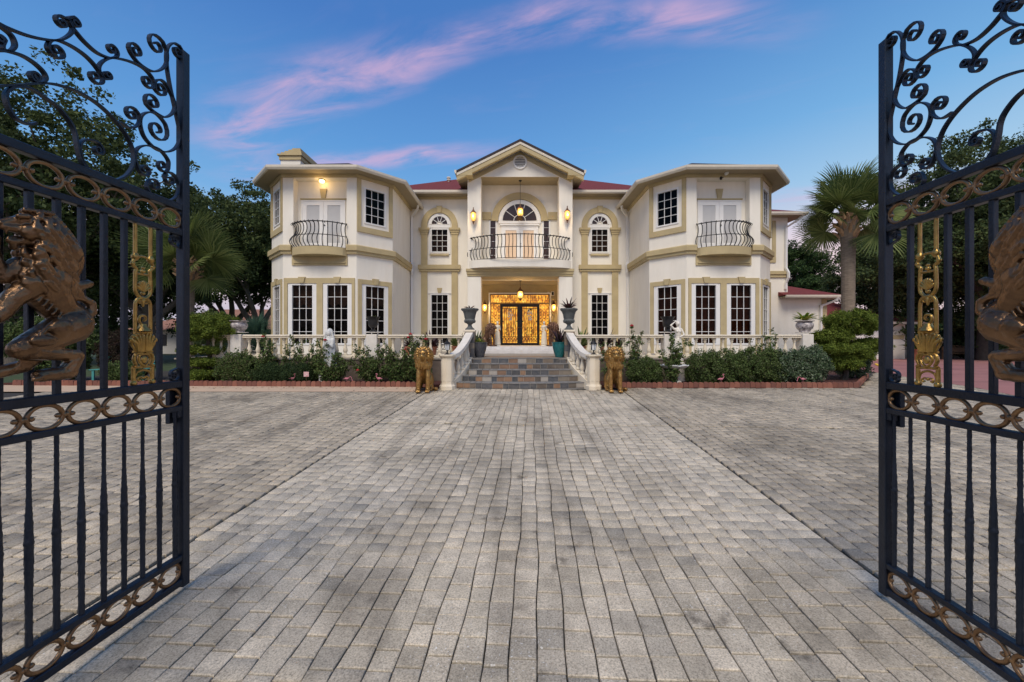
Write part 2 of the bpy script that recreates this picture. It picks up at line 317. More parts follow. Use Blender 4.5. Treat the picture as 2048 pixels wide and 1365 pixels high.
class B:
    """collects shapes; obj() links them as one mesh object"""
    def __init__(s): s.v = []; s.f = []
    def add(s, vs, fs):
        n = len(s.v); s.v += [tuple(p) for p in vs]; s.f += [tuple(i + n for i in q) for q in fs]; return s
    def box(s, x0, x1, y0, y1, z0, z1, M=None):
        p = [Vector((x, y, z)) for z in (z0, z1) for y in (y0, y1) for x in (x0, x1)]
        if M is not None: p = [M @ q for q in p]
        return s.add(p, [(0, 2, 3, 1), (4, 5, 7, 6), (0, 1, 5, 4), (2, 6, 7, 3), (0, 4, 6, 2), (1, 3, 7, 5)])
    def cbox(s, x0, x1, y0, y1, z0, z1, c=.01, M=None):
        """box with chamfered top and bottom rims and vertical edges"""
        def ring(z, i):
            a, b, d, e = x0 + i, x1 - i, y0 + i, y1 - i
            return [(a + c, d, z), (b - c, d, z), (b, d + c, z), (b, e - c, z), (b - c, e, z), (a + c, e, z), (a, e - c, z), (a, d + c, z)]
        rs = ring(z0, c) + ring(z0 + c, 0) + ring(z1 - c, 0) + ring(z1, c)
        f = [tuple(range(7, -1, -1)), tuple(range(24, 32))]
        for k in range(3):
            for i in range(8): f.append((k * 8 + i, k * 8 + (i + 1) % 8, k * 8 + 8 + (i + 1) % 8, k * 8 + 8 + i))
        p = [Vector(q) for q in rs]
        if M is not None: p = [M @ q for q in p]
        return s.add(p, f)
    def lathe(s, prof, n=16, c=(0, 0, 0), M=None, sq=None):
        p = []
        for r, z in prof:
            for i in range(n):
                a = 2 * math.pi * (i + .5) / n; k = 1
                if sq: k = 1 / max(abs(math.cos(a)), abs(math.sin(a)))
                q = Vector((c[0] + r * k * math.cos(a), c[1] + r * k * math.sin(a), c[2] + z)); p.append(M @ q if M is not None else q)
        m = len(prof); f = [(j * n + i, j * n + (i + 1) % n, (j + 1) * n + (i + 1) % n, (j + 1) * n + i) for j in range(m - 1) for i in range(n)]
        f += [tuple(range(n - 1, -1, -1)), tuple((m - 1) * n + i for i in range(n))]
        return s.add(p, f)
    def tube(s, pts, r, n=8, flat=None, up=None, close=True):
        """sweep a circle (or a flat bar (w,t)) along pts; r number or list"""
        pts = [Vector(p) for p in pts]; m = len(pts); vs = []
        prev = None
        for i, p in enumerate(pts):
            t = (pts[min(i + 1, m - 1)] - pts[max(i - 1, 0)]).normalized()
            if flat is not None and up is not None: u = Vector(up); w = t.cross(u).normalized()
            else:
                if prev is None: prev = Vector((0, 0, 1)) if abs(t.z) < .9 else Vector((1, 0, 0))
                u = (prev - t * prev.dot(t)).normalized(); prev = u; w = t.cross(u)
            rr = r[i] if isinstance(r, (list, tuple)) else r
            if flat:
                a, b = flat[0] / 2, flat[1] / 2
                vs += [p + u * a * x + w * b * y for x, y in ((-1, -1), (1, -1), (1, 1), (-1, 1))]
            else: vs += [p + (u * math.cos(2 * math.pi * k / n) + w * math.sin(2 * math.pi * k / n)) * rr for k in range(n)]
        q = 4 if flat else n
        f = [(j * q + i, j * q + (i + 1) % q, (j + 1) * q + (i + 1) % q, (j + 1) * q + i) for j in range(m - 1) for i in range(q)]
        if close: f += [tuple(range(q - 1, -1, -1)), tuple((m - 1) * q + i for i in range(q))]
        return s.add(vs, f)
    def prism(s, poly, z0, z1):
        n = len(poly)
        return s.add([(x, y, z0) for x, y in poly] + [(x, y, z1) for x, y in poly],
                     [tuple(range(n - 1, -1, -1)), tuple(range(n, 2 * n))] + [(i, (i + 1) % n, n + (i + 1) % n, n + i) for i in range(n)])
    def ball(s, c, r, n=10, m=6, M=None):
        rx, ry, rz = (r, r, r) if isinstance(r, (int, float)) else r
        p = []; 
        for j in range(1, m):
            t = math.pi * j / m
            for i in range(n):
                a = 2 * math.pi * i / n; p.append(Vector((rx * math.sin(t) * math.cos(a), ry * math.sin(t) * math.sin(a), -rz * math.cos(t))))
        p += [Vector((0, 0, -rz)), Vector((0, 0, rz))]
        if M is not None: p = [M @ q for q in p]
        p = [q + Vector(c) for q in p]; N = (m - 1) * n
        f = [(j * n + i, j * n + (i + 1) % n, (j + 1) * n + (i + 1) % n, (j + 1) * n + i) for j in range(m - 2) for i in range(n)]
        f += [(N, (i + 1) % n, i) for i in range(n)] + [(N + 1, (m - 2) * n + i, (m - 2) * n + (i + 1) % n) for i in range(n)]
        return s.add(p, f)
    def capsule(s, p0, r0, p1, r1, n=10):
        p0, p1 = Vector(p0), Vector(p1); d = p1 - p0; l = d.length or 1e-6; d /= l
        pts = []; rad = []
        for k in (88, 60, 30, 0): pts.append(p0 - d * r0 * math.sin(R(k))); rad.append(max(r0 * math.cos(R(k)), 1e-4))
        for k in (0, 30, 60, 88): pts.append(p1 + d * r1 * math.sin(R(k))); rad.append(max(r1 * math.cos(R(k)), 1e-4))
        return s.tube(pts, rad, n)
    def sweep(s, path, prof, closed=False):
        """mitred sweep: path [(x,y)], prof [(out,z)] closed outline; out is to the right of travel"""
        P = [Vector((x, y)) for x, y in path]; n = len(P); k = len(prof); vs = []
        for i in range(n):
            a = P[(i - 1) % n]; b = P[i]; c = P[(i + 1) % n]
            if not closed and i == 0: a = None
            if not closed and i == n - 1: c = None
            ns = []
            for p, q in ((a, b), (b, c)):
                if p is None or q is None: continue
                d = (q - p).normalized(); ns.append(Vector((d.y, -d.x)))
            m = ns[0] if len(ns) == 1 else (ns[0] + ns[1]) / (1 + ns[0].dot(ns[1]))
            vs += [(b.x + m.x * o, b.y + m.y * o, z) for o, z in prof]
        N = n if closed else n - 1
        f = [(j * k + i, j * k + (i + 1) % k, ((j + 1) % n) * k + (i + 1) % k, ((j + 1) % n) * k + i) for j in range(N) for i in range(k)]
        if not closed: f += [tuple(range(k - 1, -1, -1)), tuple((n - 1) * k + i for i in range(k))]
        return s.add(vs, f)
    def mesh(s, name, m, smooth=None):
        me = bpy.data.meshes.new(name); me.from_pydata([tuple(p) for p in s.v], [], s.f)
        for x in (m if isinstance(m, (list, tuple)) else [m]): me.materials.append(MATS[x])
        me.validate()
        import bmesh
        b = bmesh.new(); b.from_mesh(me); bmesh.ops.recalc_face_normals(b, faces=b.faces); b.to_mesh(me); b.free()
        if smooth:
            me.polygons.foreach_set('use_smooth', np.ones(len(me.polygons), bool)); me.set_sharp_from_angle(angle=R(smooth))
        me.update(); return me
    def obj(s, name, m, parent=None, smooth=None): return link(name, s.mesh(name, m, smooth), parent)
def blob(name, prims, voxel, m, iters=3, lumps=0, lscale=20, seed=0):
    """one continuous skin over overlapping balls and tapered limbs"""
    b = B()
    for p in prims:
        if len(p) == 2: b.ball(p[0], p[1], 14, 9)
        elif len(p) == 3: b.ball(p[0], p[1], 14, 9, p[2])
        else: b.capsule(*p, n=12)
    o = b.obj('tmp', m)
    r = o.modifiers.new('r', 'REMESH'); r.mode = 'VOXEL'; r.voxel_size = voxel
    if iters: s = o.modifiers.new('s', 'SMOOTH'); s.factor = .5; s.iterations = iters
    dg = bpy.context.evaluated_depsgraph_get()
    me = bpy.data.meshes.new_from_object(o.evaluated_get(dg)); me.name = name
    bpy.data.objects.remove(o)
    if lumps:
        n = len(me.vertices); co = np.empty(n * 3, np.float32); no = np.empty(n * 3, np.float32)
        me.vertices.foreach_get('co', co); me.vertices.foreach_get('normal', no)
        co = co.reshape(-1, 3); no = no.reshape(-1, 3)
        d = np.array([mnoise.noise(Vector((float(x) * lscale + seed, float(y) * lscale, float(z) * lscale))) for x, y, z in co], np.float32)
        co += no * d[:, None] * lumps; me.vertices.foreach_set('co', co.ravel())
    me.polygons.foreach_set('use_smooth', np.ones(len(me.polygons), bool))
    if not me.materials: me.materials.append(MATS[m])
    me.update(); return me
def crom(pts, k=6):
    """Catmull-Rom through pts (any dimension)"""
    P = [np.array(p, float) for p in pts]; P = [2 * P[0] - P[1]] + P + [2 * P[-1] - P[-2]]; out = []
    for i in range(1, len(P) - 2):
        for j in range(k):
            t = j / k; a, b, c, d = P[i - 1:i + 3]
            out.append(.5 * (2 * b + (c - a) * t + (2 * a - 5 * b + 4 * c - d) * t * t + (3 * b - a - 3 * c + d) * t ** 3))
    out.append(P[-2]); return out
rng = np.random.default_rng(11)
def leaves(centers, radii, per, size, aspect=.5, droop=0., flat=.0, shell=.35):
    """diamond leaves scattered in balls round the centers; arrays (verts, quads)"""
    C = np.repeat(np.asarray(centers, float), per, 0); Rr = np.repeat(np.broadcast_to(np.asarray(radii, float), (len(centers),)), per)
    n = len(C); d = rng.normal(size=(n, 3)); d /= np.linalg.norm(d, axis=1)[:, None]
    rad = (shell + (1 - shell) * rng.random(n)) ** .6
    c = C + d * (Rr * rad)[:, None] * np.array([1, 1, 1 - flat])
    a = rng.normal(size=(n, 3)) + d * .8; a[:, 2] -= droop; a /= np.linalg.norm(a, axis=1)[:, None]
    b = np.cross(a, rng.normal(size=(n, 3))); b /= np.linalg.norm(b, axis=1)[:, None]
    s = size * (.6 + .8 * rng.random(n)); a *= (s / 2)[:, None]; b *= (s * aspect / 2)[:, None]
    v = np.stack([c - a, c + b, c + a, c - b], 1).reshape(-1, 3)
    f = np.arange(4 * n).reshape(-1, 4); return v, f
def gz(y): return .04 * (y - 12) if y < 12 else 0.0

# ================================================================== ground and driveway
def sheet(name, polys, m, dz, kind='structure', parent=None):
    """flat sheets following the ground slope; polys of (x,y), cut at y = 12 by the caller"""
    b = B()
    for p in polys: b.add([(x, y, gz(y) + dz) for x, y in p], [tuple(range(len(p)))])
    o = b.obj(name, m, parent)
    if kind: tag(o, kind=kind)
    return o
g = sheet('ground', [[(-400, -40), (400, -40), (400, 12), (-400, 12)], [(-400, 12), (400, 12), (400, 700), (-400, 700)]], 'grass', -.06)
SL = .0515
driveway = sheet('driveway', [[(-17, -3), (17, -3), (17, 12), (-17, 12)], [(-17, 12), (17, 12), (17, 19), (-17, 19)]], 'joint_dirt', -.030)
pink = sheet('pink_driveway', [[(13.3, 10.4), (60, 10.4), (60, 12), (13.9, 12)], [(13.9, 12), (60, 12), (60, 33), (19.2, 33), (19.0, 23), (16.2, 17.8)]], 'pink_concrete', .004)
# saw joints of the pink concrete stand as thin dark strips set in the slab
jb = B()
for k in range(5):
    y = 13.5 + k * 3.2; x0 = 14.4 + (y - 12) * .4
    jb.add([(x0, y, .008), (58, y, .008), (58, y + .05, .008), (x0, y + .05, .008)], [(0, 1, 2, 3)])
for k in range(6):
    x = 20.5 + k * 3.4
    jb.add([(x, 12.2, .009), (x + .05, 12.2, .009), (x + 3.05, 32, .009), (x + 3, 32, .009)], [(0, 1, 2, 3)])
jb.obj('expansion_joint', 'joint_dirt', pink)
border = sheet('driveway_border', [[(-16, 11.15), (-2.75, 11.15), (-2.75, 12), (-16, 12)], [(-16, 12), (-2.75, 12), (-2.75, 12.5), (-16, 12.5)]], 'border_concrete', .010)

PW, PL, GAP = .155, .156, .0062
def bnd(k, a): return .008 * math.sin(a * 1.3 + k * .23) + .008 * math.sin(a * 2.9 + k * 1.7) + .006 * math.sin(a * 7.1 + k * 2.9)
pavers = []
def field(b0, b1, a0, a1, wob=1.0, inside=None, side=None):
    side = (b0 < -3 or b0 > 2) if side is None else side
    n = max(1, round((b1 - b0) / PW)); w = (b1 - b0) / n
    for k in range(n):
        a = a0 - random.random() * PL
        while a < a1:
            l = PL * random.choice((.92, 1, 1, 1, 1.06, 1.25)) * random.uniform(.95, 1.05)
            s0, s1 = max(a, a0), min(a + l, a1); a += l
            if s1 - s0 < .05: continue
            mid = (s0 + s1) / 2; x = b0 + (k + .5) * w + SL * mid
            if abs(x) > mid * 1.36 + 3.2: continue
            if inside and not inside(x, mid - SL * .9 * (b0 + (k + .5) * w)): continue
            q = []
            for bb, aa in ((k, s0), (k + 1, s0), (k + 1, s1), (k, s1)):
                e = 0 if bb in (0, n) else bnd(bb + b0 * 3, aa) * wob
                q.append((b0 + bb * w + e, aa))
            pavers.append((q, side))
def keep_left(x, y): return y < 11.15 + (0 if x < -2.75 else 9)
field(-2.95, 2.55, .4, 7.50); field(-2.95, 2.55, 7.535, 11.62)
field(-13.6, -2.985, .4, 7.50, .8); field(-13.6, -2.985, 7.535, 11.15, .8)
field(2.585, 14.2, .4, 7.50, .5); field(2.585, 14.2, 7.535, 12.3, .5, lambda x, y: (y < 11.86 or x > 10.55) and x < 13.3 + max(0, y - 10.4) * .38)
field(9.6, 15.6, 12.31, 18.5, .5, lambda x, y: x > 10.46 + (y - 11.9) * .982 and x < 13.9 + (y - 12) * .40)
def paver_geo(q, side, o=(0, 0, 0)):
    # shrink by half the joint, chamfer the rim, each stone a touch out of level; stones are laid square to the drive
    c = [Vector((b + SL * a, a - SL * b * .9)) for b, a in q]; ctr = sum(c, Vector((0, 0))) / 4
    h = random.uniform(-.0035, .0035); tx, ty = random.uniform(-.012, .012), random.uniform(-.012, .012)
    vs = []
    g2 = (GAP * 1.75 if side else GAP) * random.uniform(.45, .95)
    for ins, z in ((g2, -.028), (g2, -.005), (g2 + .006, 0)):
        for p in c:
            d = p - ctr; L = d.length; e = p - d * (ins * 1.3 / L)
            vs.append((e.x - o[0], e.y - o[1], gz(e.y) + z + h + tx * d.x + ty * d.y - o[2]))
    f = [(8, 9, 10, 11)] + [(j + i, j + (i + 1) % 4, j + 4 + (i + 1) % 4, j + 4 + i) for j in (0, 4) for i in range(4)]
    return vs, f, ctr
def seen(q):
    x = sum(b + SL * a for b, a in q) / 4; y = sum(a for b, a in q) / 4
    return abs(x) / max(y, .1) < 1.27 and y > 2.12
order = sorted(range(len(pavers)), key=lambda i: (not seen(pavers[i][0]), sum(a for b, a in pavers[i][0]) / 4))
first = set(order[:300]); rest = {False: ([], []), True: ([], [])}
for i, (q, side) in enumerate(pavers):
    if i in first:
        cx0 = sum(b + SL * a for b, a in q) / 4; cy0 = sum(a for b, a in q) / 4
        o3 = (cx0, cy0, gz(cy0)); vs, f, c = paver_geo(q, side, o3)
        me = bpy.data.meshes.new('paver'); me.from_pydata(vs, [], f); me.materials.append(MATS['side_paver' if side else 'paver'])
        po = link('paver', me, driveway); po.location = o3
    else:
        vs, f, c = paver_geo(q, side); rv, rf = rest[side]; n = len(rv); rv += vs; rf += [tuple(t + n for t in x) for x in f]
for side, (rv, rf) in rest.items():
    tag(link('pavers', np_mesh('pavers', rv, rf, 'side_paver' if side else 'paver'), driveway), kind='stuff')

# ================================================================== planting beds with scalloped edging
beds = {}
bedpoly = {'left': [(-16, 12.5), (-2.15, 12.05), (-2.1, 13.2), (-16, 13.25)], 'right': [(2.7, 11.95), (10.35, 11.95), (13.6, 15.3), (14.6, 18.2), (12.0, 20.5), (10.52, 20.5), (10.52, 13.2), (2.6, 13.2)]}
for k, poly in bedpoly.items():
    b = B().prism(poly, -.02, .075); o = b.obj('planting_bed', 'mulch'); tag(o, kind='structure')
def edging_piece():
    b = B(); w, t, h = .145, .07, .15
    prof = [(-w / 2, 0), (w / 2, 0), (w / 2, h * .72)] + [(w / 2 * math.cos(R(a)), h * .72 + h * .42 * math.sin(R(a))) for a in (25, 50, 75, 105, 130, 155)] + [(-w / 2, h * .72)]
    n = len(prof)
    b.add([(x, -t / 2, z) for x, z in prof] + [(x, t / 2, z) for x, z in prof], [tuple(range(n)), tuple(range(2 * n - 1, n - 1, -1))] + [(i, n + i, n + (i + 1) % n, (i + 1) % n) for i in range(n)])
    return b.mesh('edging_block', 'edging')
EDG = edging_piece()
def edging(label, path, group=None):
    t = thing('bed_edging', label, 'edging', (path[0][0], path[0][1], 0))
    for (xa, ya), (xb, yb) in zip(path, path[1:]):
        L = math.hypot(xb - xa, yb - ya); n = int(L / .152); ang = math.atan2(yb - ya, xb - xa)
        for i in range(n):
            u = (i + .5) / n; y = ya + (yb - ya) * u
            o = link('edging_block', EDG, t); o.location = (xa + (xb - xa) * u - path[0][0], y + random.uniform(-.008, .008) - path[0][1], gz(y) + .005 + random.uniform(-.01, .008)); o.rotation_euler = (random.uniform(-.06, .06), random.uniform(-.02, .02), ang + random.uniform(-.05, .05))
    return t
edging('scalloped red concrete edging along the rose bed', [(-15.6, 12.46), (-2.6, 12.02)])
edging('scalloped red concrete edging along the boxwood hedge bed', [(2.95, 11.9), (10.33, 11.9), (13.62, 15.25)])

# ================================================================== terrace, steps
ZT, ZP = .83, 1.144       # terrace and porch levels
XS = .25                  # stair axis
terrace = B().box(-11.2, 10.45, 13.30, 24.2, -.1, ZT - .05).obj('terrace', 'retaining'); tag(terrace, kind='structure')
B().box(-11.25, 10.5, 13.26, 24.2, ZT - .048, ZT).obj('terrace_paving', 'terrace_floor', terrace)
steps = thing('entrance_steps', 'bowed slate-clad entrance steps rising to the front terrace', 'steps', (XS, 12.4, 0))
HW = [1.94, 1.775, 1.62, 1.59, 1.545]
for i in range(5):
    y0 = 11.65 + .4 * i; hw = HW[i]; bow = (.30, .22, .15, .08, .04)[i]; z1 = ZT * (i + 1) / 5
    def fy(x, d=0, y0=y0, hw=hw, bow=bow): return y0 + bow * (x / hw) ** 2 - d - 12.4
    poly = [(-hw + 2 * hw * k / 16, fy(-hw + 2 * hw * k / 16)) for k in range(17)] + [(hw, 13.32 - 12.4), (-hw, 13.32 - 12.4)]
    st = B().prism(poly, z1 - ZT / 5 if i else -.1, z1 - .022).obj('step', 'mortar', steps)
    # riser tiles and tread tiles, laid one by one round the bow
    x = -hw
    tiles = []
    while x < hw - .02:
        w = random.uniform(.17, .34); x2 = min(x + w, hw)
        if hw - x2 < .12: x2 = hw
        tiles.append((x, x2)); x = x2
    for xa, xb in tiles:
        a, c = xa + .006, xb - .006; dz = random.uniform(-.002, .002)
        b = B(); o = random.uniform(.012, .02)
        for zlo, zhi in ((z1 - ZT / 5 + .004, z1 - .026),):
            b.add([(a, fy(a, 0), zlo), (c, fy(c, 0), zlo), (c, fy(c, 0), zhi), (a, fy(a, 0), zhi), (a, fy(a, o), zlo), (c, fy(c, o), zlo), (c, fy(c, o), zhi), (a, fy(a, o), zhi)],
                  [(0, 3, 2, 1), (4, 5, 6, 7), (0, 1, 5, 4), (1, 2, 6, 5), (2, 3, 7, 6), (3, 0, 4, 7)])
        b.obj('riser_tile', 'slate', st)
        b = B(); e = .55 if i < 4 else .35
        b.add([(a, fy(a, .03), z1 - .022), (c, fy(c, .03), z1 - .022), (c, fy(c, -e), z1 - .022), (a, fy(a, -e), z1 - .022), (a, fy(a, .03), z1 + dz), (c, fy(c, .03), z1 + dz), (c, fy(c, -e), z1 + dz), (a, fy(a, -e), z1 + dz)],
              [(0, 3, 2, 1), (4, 5, 6, 7), (0, 1, 5, 4), (1, 2, 6, 5), (2, 3, 7, 6), (3, 0, 4, 7)])
        b.obj('tread_tile', 'slate_lit', st)
# rust stone landing and the white marble steps to the porch
XC = .41
land = B()
for k in range(7):
    land.cbox(-1.5 + k * .5 + .004, -1.0 + k * .5 - .004, 13.70, 14.9 + .01 * (k % 2), ZT + .001, ZT + .012, .003)
land.obj('landing_slabs', 'rust_stone', terrace)
for i in range(2):
    B().cbox(XC - 2.35, XC + 2.35, 17.5 + .45 * i, 20.0 if i == 0 else 23.6, ZT + .157 * i + (.002 if i else .001), ZT + .157 * (i + 1), .012).obj('marble_step', 'marble', terrace)

# balusters and balustrades
BAL = [(.075, 0), (.075, .04), (.05, .055), (.045, .075), (.062, .11), (.072, .155), (.066, .21), (.046, .28), (.034, .36), (.032, .42), (.046, .455), (.05, .47), (.038, .49), (.07, .53), (.07, .575)]
BALM = B().lathe(BAL, 10).mesh('baluster', 'cast_cream', 40)
def pedestal_shape(b, x, y, z0, z1, w, cap=True):
    b.cbox(x - w / 2, x + w / 2, y - w / 2, y + w / 2, z0, z1 - .05, .012)
    if cap: b.cbox(x - w / 2 - .03, x + w / 2 + .03, y - w / 2 - .03, y + w / 2 + .03, z1 - .048, z1, .012)
def balustrade(label, x0, x1, y, peds, gaps=()):
    t = thing('terrace_balustrade', label, 'balustrade', ((x0 + x1) / 2, y, ZT), group=None); ox = (x0 + x1) / 2
    B().cbox(x0 - ox, x1 - ox, -.10, .10, .002, .085, .01).obj('base_rail', 'cast_cream', t)
    runs = sorted(peds); e = [x0] + [v for p in runs for v in (p - .2, p + .2)] + [x1]
    B().cbox(x0 - ox, x1 - ox, -.12, .12, .662, .71, .012).obj('handrail_underside', 'cast_cream', t)
    for a, c in zip(e[::2], e[1::2]):
        if c - a < .1: continue
        B().cbox(a - ox, c - ox, -.14, .14, .711, .775, .02).obj('handrail', 'cast_cream', t)
        n = max(1, round((c - a) / .303)); w = (c - a) / n
        for i in range(n):
            o = link('baluster', BALM, t); o.location = (a + (i + .5) * w - ox, 0, .086)
    for p in peds:
        b = B(); pedestal_shape(b, p - ox, 0, .002, .84, .36, False); b.cbox(p - ox - .2, p - ox + .2, -.2, .2, .841, .865, .008); b.obj('pedestal', 'cast_white', t)
    return t
YB = 13.42
PLx, PRx = -4.68, 5.25
balustrade('long cream balustrade behind the rose bed', -10.2, -1.64, YB, [-9.2, PLx])
balustrade('long cream balustrade behind the clipped boxwood hedge', 2.14, 10.05, YB, [PRx, 9.86])

# curved stair balustrades, their posts, pillars
def stair_side(sx, label):
    t = thing('stair_balustrade', label, 'balustrade', (XS + sx * 1.9, 12.4, 0))
    ox, oy = XS + sx * 1.9, 12.4
    P = crom([(XS + sx * 2.06, 11.78, .93), (XS + sx * 1.93, 12.15, 1.02), (XS + sx * 1.80, 12.6, 1.24), (XS + sx * 1.72, 13.0, 1.46), (XS + sx * 1.68, 13.36, 1.62)], 5)
    P = [(p[0] - ox, p[1] - oy, p[2]) for p in P]
    b = B(); b.tube(P, 1, flat=(.13, .24), up=(0, 0, 1)); b.obj('handrail', 'cast_white', t)
    S = [(x, y, max(.02, (y + oy - 11.65) / 2.0 * ZT * .98 + .02)) for x, y, z in P]
    b = B(); n = len(S)
    vs = []
    for i, (x, y, z) in enumerate(S):
        for ex in (-.10, .10): vs += [(x + ex, y, -.05), (x + ex, y, z + .14)]
    fs = []
    for i in range(n - 1):
        j = i * 4; k = j + 4
        fs += [(j, j + 1, k + 1, k), (j + 2, k + 2, k + 3, j + 3), (j + 1, j + 3, k + 3, k + 1)]
    fs += [(0, 2, 3, 1), ((n - 1) * 4, (n - 1) * 4 + 1, (n - 1) * 4 + 3, (n - 1) * 4 + 2)]
    b.add(vs, fs); b.obj('stringer', 'cast_cream', t)
    for u in (.14, .31, .48, .65, .82):
        i = int(u * (n - 1)); zb = S[i][2] + .135; h = P[i][2] - .06 - zb
        o = link('baluster', BALM, t); o.location = (P[i][0], P[i][1], zb); o.scale = (1.05, 1.05, h / .575)
    return t
stair_side(-1, 'curving white stair rail beside the dark drip-glazed pot')
stair_side(1, 'curving white stair rail beside the teal pot')
NP = B()
def newel(sx, label):
    t = thing('newel_post', label, 'post', (XS + sx * 2.15, 11.7, 0), rz=R(22.5))
    B().lathe([(.235, -.03), (.235, .08), (.205, .11), (.19, .15)], 8).obj('base', 'cast_cream', t)
    B().lathe([(.187, .15), (.187, .90)], 8).obj('shaft', 'cast_cream', t)
    for k in range(8):
        M = Matrix.Rotation(R(45 * k + 22.5 + 22.5), 4, 'Z')
        B().cbox(.168, .1785, -.045, .045, .22, .84, .004, M).obj('panel', 'cast_cream', t)
    B().lathe([(.187, .90), (.21, .915), (.235, .94), (.25, .96), (.25, 1.0)], 8).obj('cap', 'cast_cream', t)
    return t
newel(-1, 'octagonal cream newel post beside the gold lion near the rose bed'); newel(1, 'octagonal cream newel post beside the gold lion near the boxwood hedge')
def slate_pillar(sx, label):
    t = thing('slate_pillar', label, 'pillar', (XS + sx * 1.68, 13.52, ZT))
    B().box(-.155, .155, -.155, .155, .002, .87).obj('core', 'mortar', t)
    z = .004
    while z < .84:
        h = min(random.uniform(.14, .24), .868 - z)
        for k in range(4):
            M = Matrix.Rotation(R(90 * k), 4, 'Z'); c = random.uniform(-.06, .06)
            for a, b_ in ((-.17, c - .004), (c + .004, .166)):
                B().cbox(a, b_, -.171, -.1555, z, z + h - .006, .003, M).obj('slate_tile', 'slate', t)
        z += h
    B().cbox(-.20, .20, -.20, .20, .872, .94, .012).obj('cap', 'cast_cream', t)
    return t
slate_pillar(-1, 'slate-tiled pillar under the urn by the dark drip-glazed pot'); slate_pillar(1, 'slate-tiled pillar under the urn by the teal pot')

# ================================================================== the house
YW, YBAY, YP, YD = 21.4, 17.0, 20.3, 23.4
house = thing('mansion', 'two-storey cream stucco mansion with red roof and two octagonal bays', 'house', (XC, 21, 0))
HO = Vector((XC, 21, 0))
def hobj(b, name, m, parent=None, smooth=None):
    b.v = [(x - HO.x, y - HO.y, z) for x, y, z in b.v]
    o = b.obj(name, m, house if parent is None else parent, smooth)
    return o
class Face:
    """a vertical wall plane from p0 to p1; s along, z up, o outward"""
    def __init__(s, p0, p1):
        s.p = Vector((*p0, 0)); d = Vector((p1[0] - p0[0], p1[1] - p0[1], 0)); s.w = d.length; s.d = d / s.w; s.n = Vector((s.d.y, -s.d.x, 0))
    def M(s): return Matrix(((s.d.x, s.n.x, 0, s.p.x), (s.d.y, s.n.y, 0, s.p.y), (0, 0, 1, 0), (0, 0, 0, 1)))
    def pt(s, a, z, o=0): return s.p + s.d * a + s.n * o + Vector((0, 0, z))
    def box(s, b, s0, s1, z0, z1, o0, o1): return b.box(s0, s1, o0, o1, z0, z1, s.M())
    def wall(s, b, z0, z1, ops=(), t=.2, s0=0, s1=None):
        s1 = s.w if s1 is None else s1
        xs = sorted({s0, s1} | {v for o in ops for v in o[:2]}); zs = sorted({z0, z1} | {v for o in ops for v in o[2:]})
        for xa, xb in zip(xs, xs[1:]):
            for za, zb in zip(zs, zs[1:]):
                mx, mz = (xa + xb) / 2, (za + zb) / 2
                if any(o[0] < mx < o[1] and o[2] < mz < o[3] for o in ops): continue
                b.add([s.pt(xa, za), s.pt(xb, za), s.pt(xb, zb), s.pt(xa, zb)], [(0, 1, 2, 3)])
        for a, c, e, f in ops:
            q = [(a, e), (c, e), (c, f), (a, f)]
            for (u, v), (w, x) in zip(q, q[1:] + q[:1]):
                b.add([s.pt(u, v), s.pt(w, x), s.pt(w, x, -t), s.pt(u, v, -t)], [(0, 1, 2, 3)])
        return b
    def arch(s, b, cs, cz, r0, r1, o0, o1, a0=0, a1=180, n=20):
        p = []
        for i in range(n + 1):
            a = R(a0 + (a1 - a0) * i / n)
            for r in (r0, r1):
                for o in (o0, o1): p.append(s.pt(cs + r * math.cos(a), cz + r * math.sin(a), o))
        f = []
        for i in range(n):
            j = i * 4; k = j + 4
            f += [(j, j + 1, k + 1, k), (j + 2, k + 2, k + 3, j + 3), (j + 1, j + 3, k + 3, k + 1), (j, k, k + 2, j + 2)]
        f += [(0, 2, 3, 1), (n * 4, n * 4 + 1, n * 4 + 3, n * 4 + 2)]
        return b.add(p, f)
    def keystone(s, name_parent, c, z0, z1, w0, w1, o0, o1):
        b = B(); v = []
        for o in (o0, o1): v += [s.pt(c - w0 / 2, z0, o), s.pt(c + w0 / 2, z0, o), s.pt(c + w1 / 2, z1, o), s.pt(c - w1 / 2, z1, o)]
        b.add(v, [(0, 1, 2, 3), (4, 7, 6, 5), (0, 4, 5, 1), (1, 5, 6, 2), (2, 6, 7, 3), (3, 7, 4, 0)])
        return hobj(b, 'keystone', 'tan')
PANES = {}
def pane_mesh(w, h, m):
    k = (round(w, 3), round(h, 3), m)
    if k not in PANES: PANES[k] = B().box(-w / 2, w / 2, -.003, .003, -h / 2, h / 2).mesh('pane', m)
    return PANES[k]
def put_pane(F, s, z, o, w, h, m, parent):
    p = link('pane', pane_mesh(w, h, m), parent); q = F.pt(s, z, o) - HO; p.location = q; p.rotation_euler = (0, 0, math.atan2(F.d.y, F.d.x)); return p
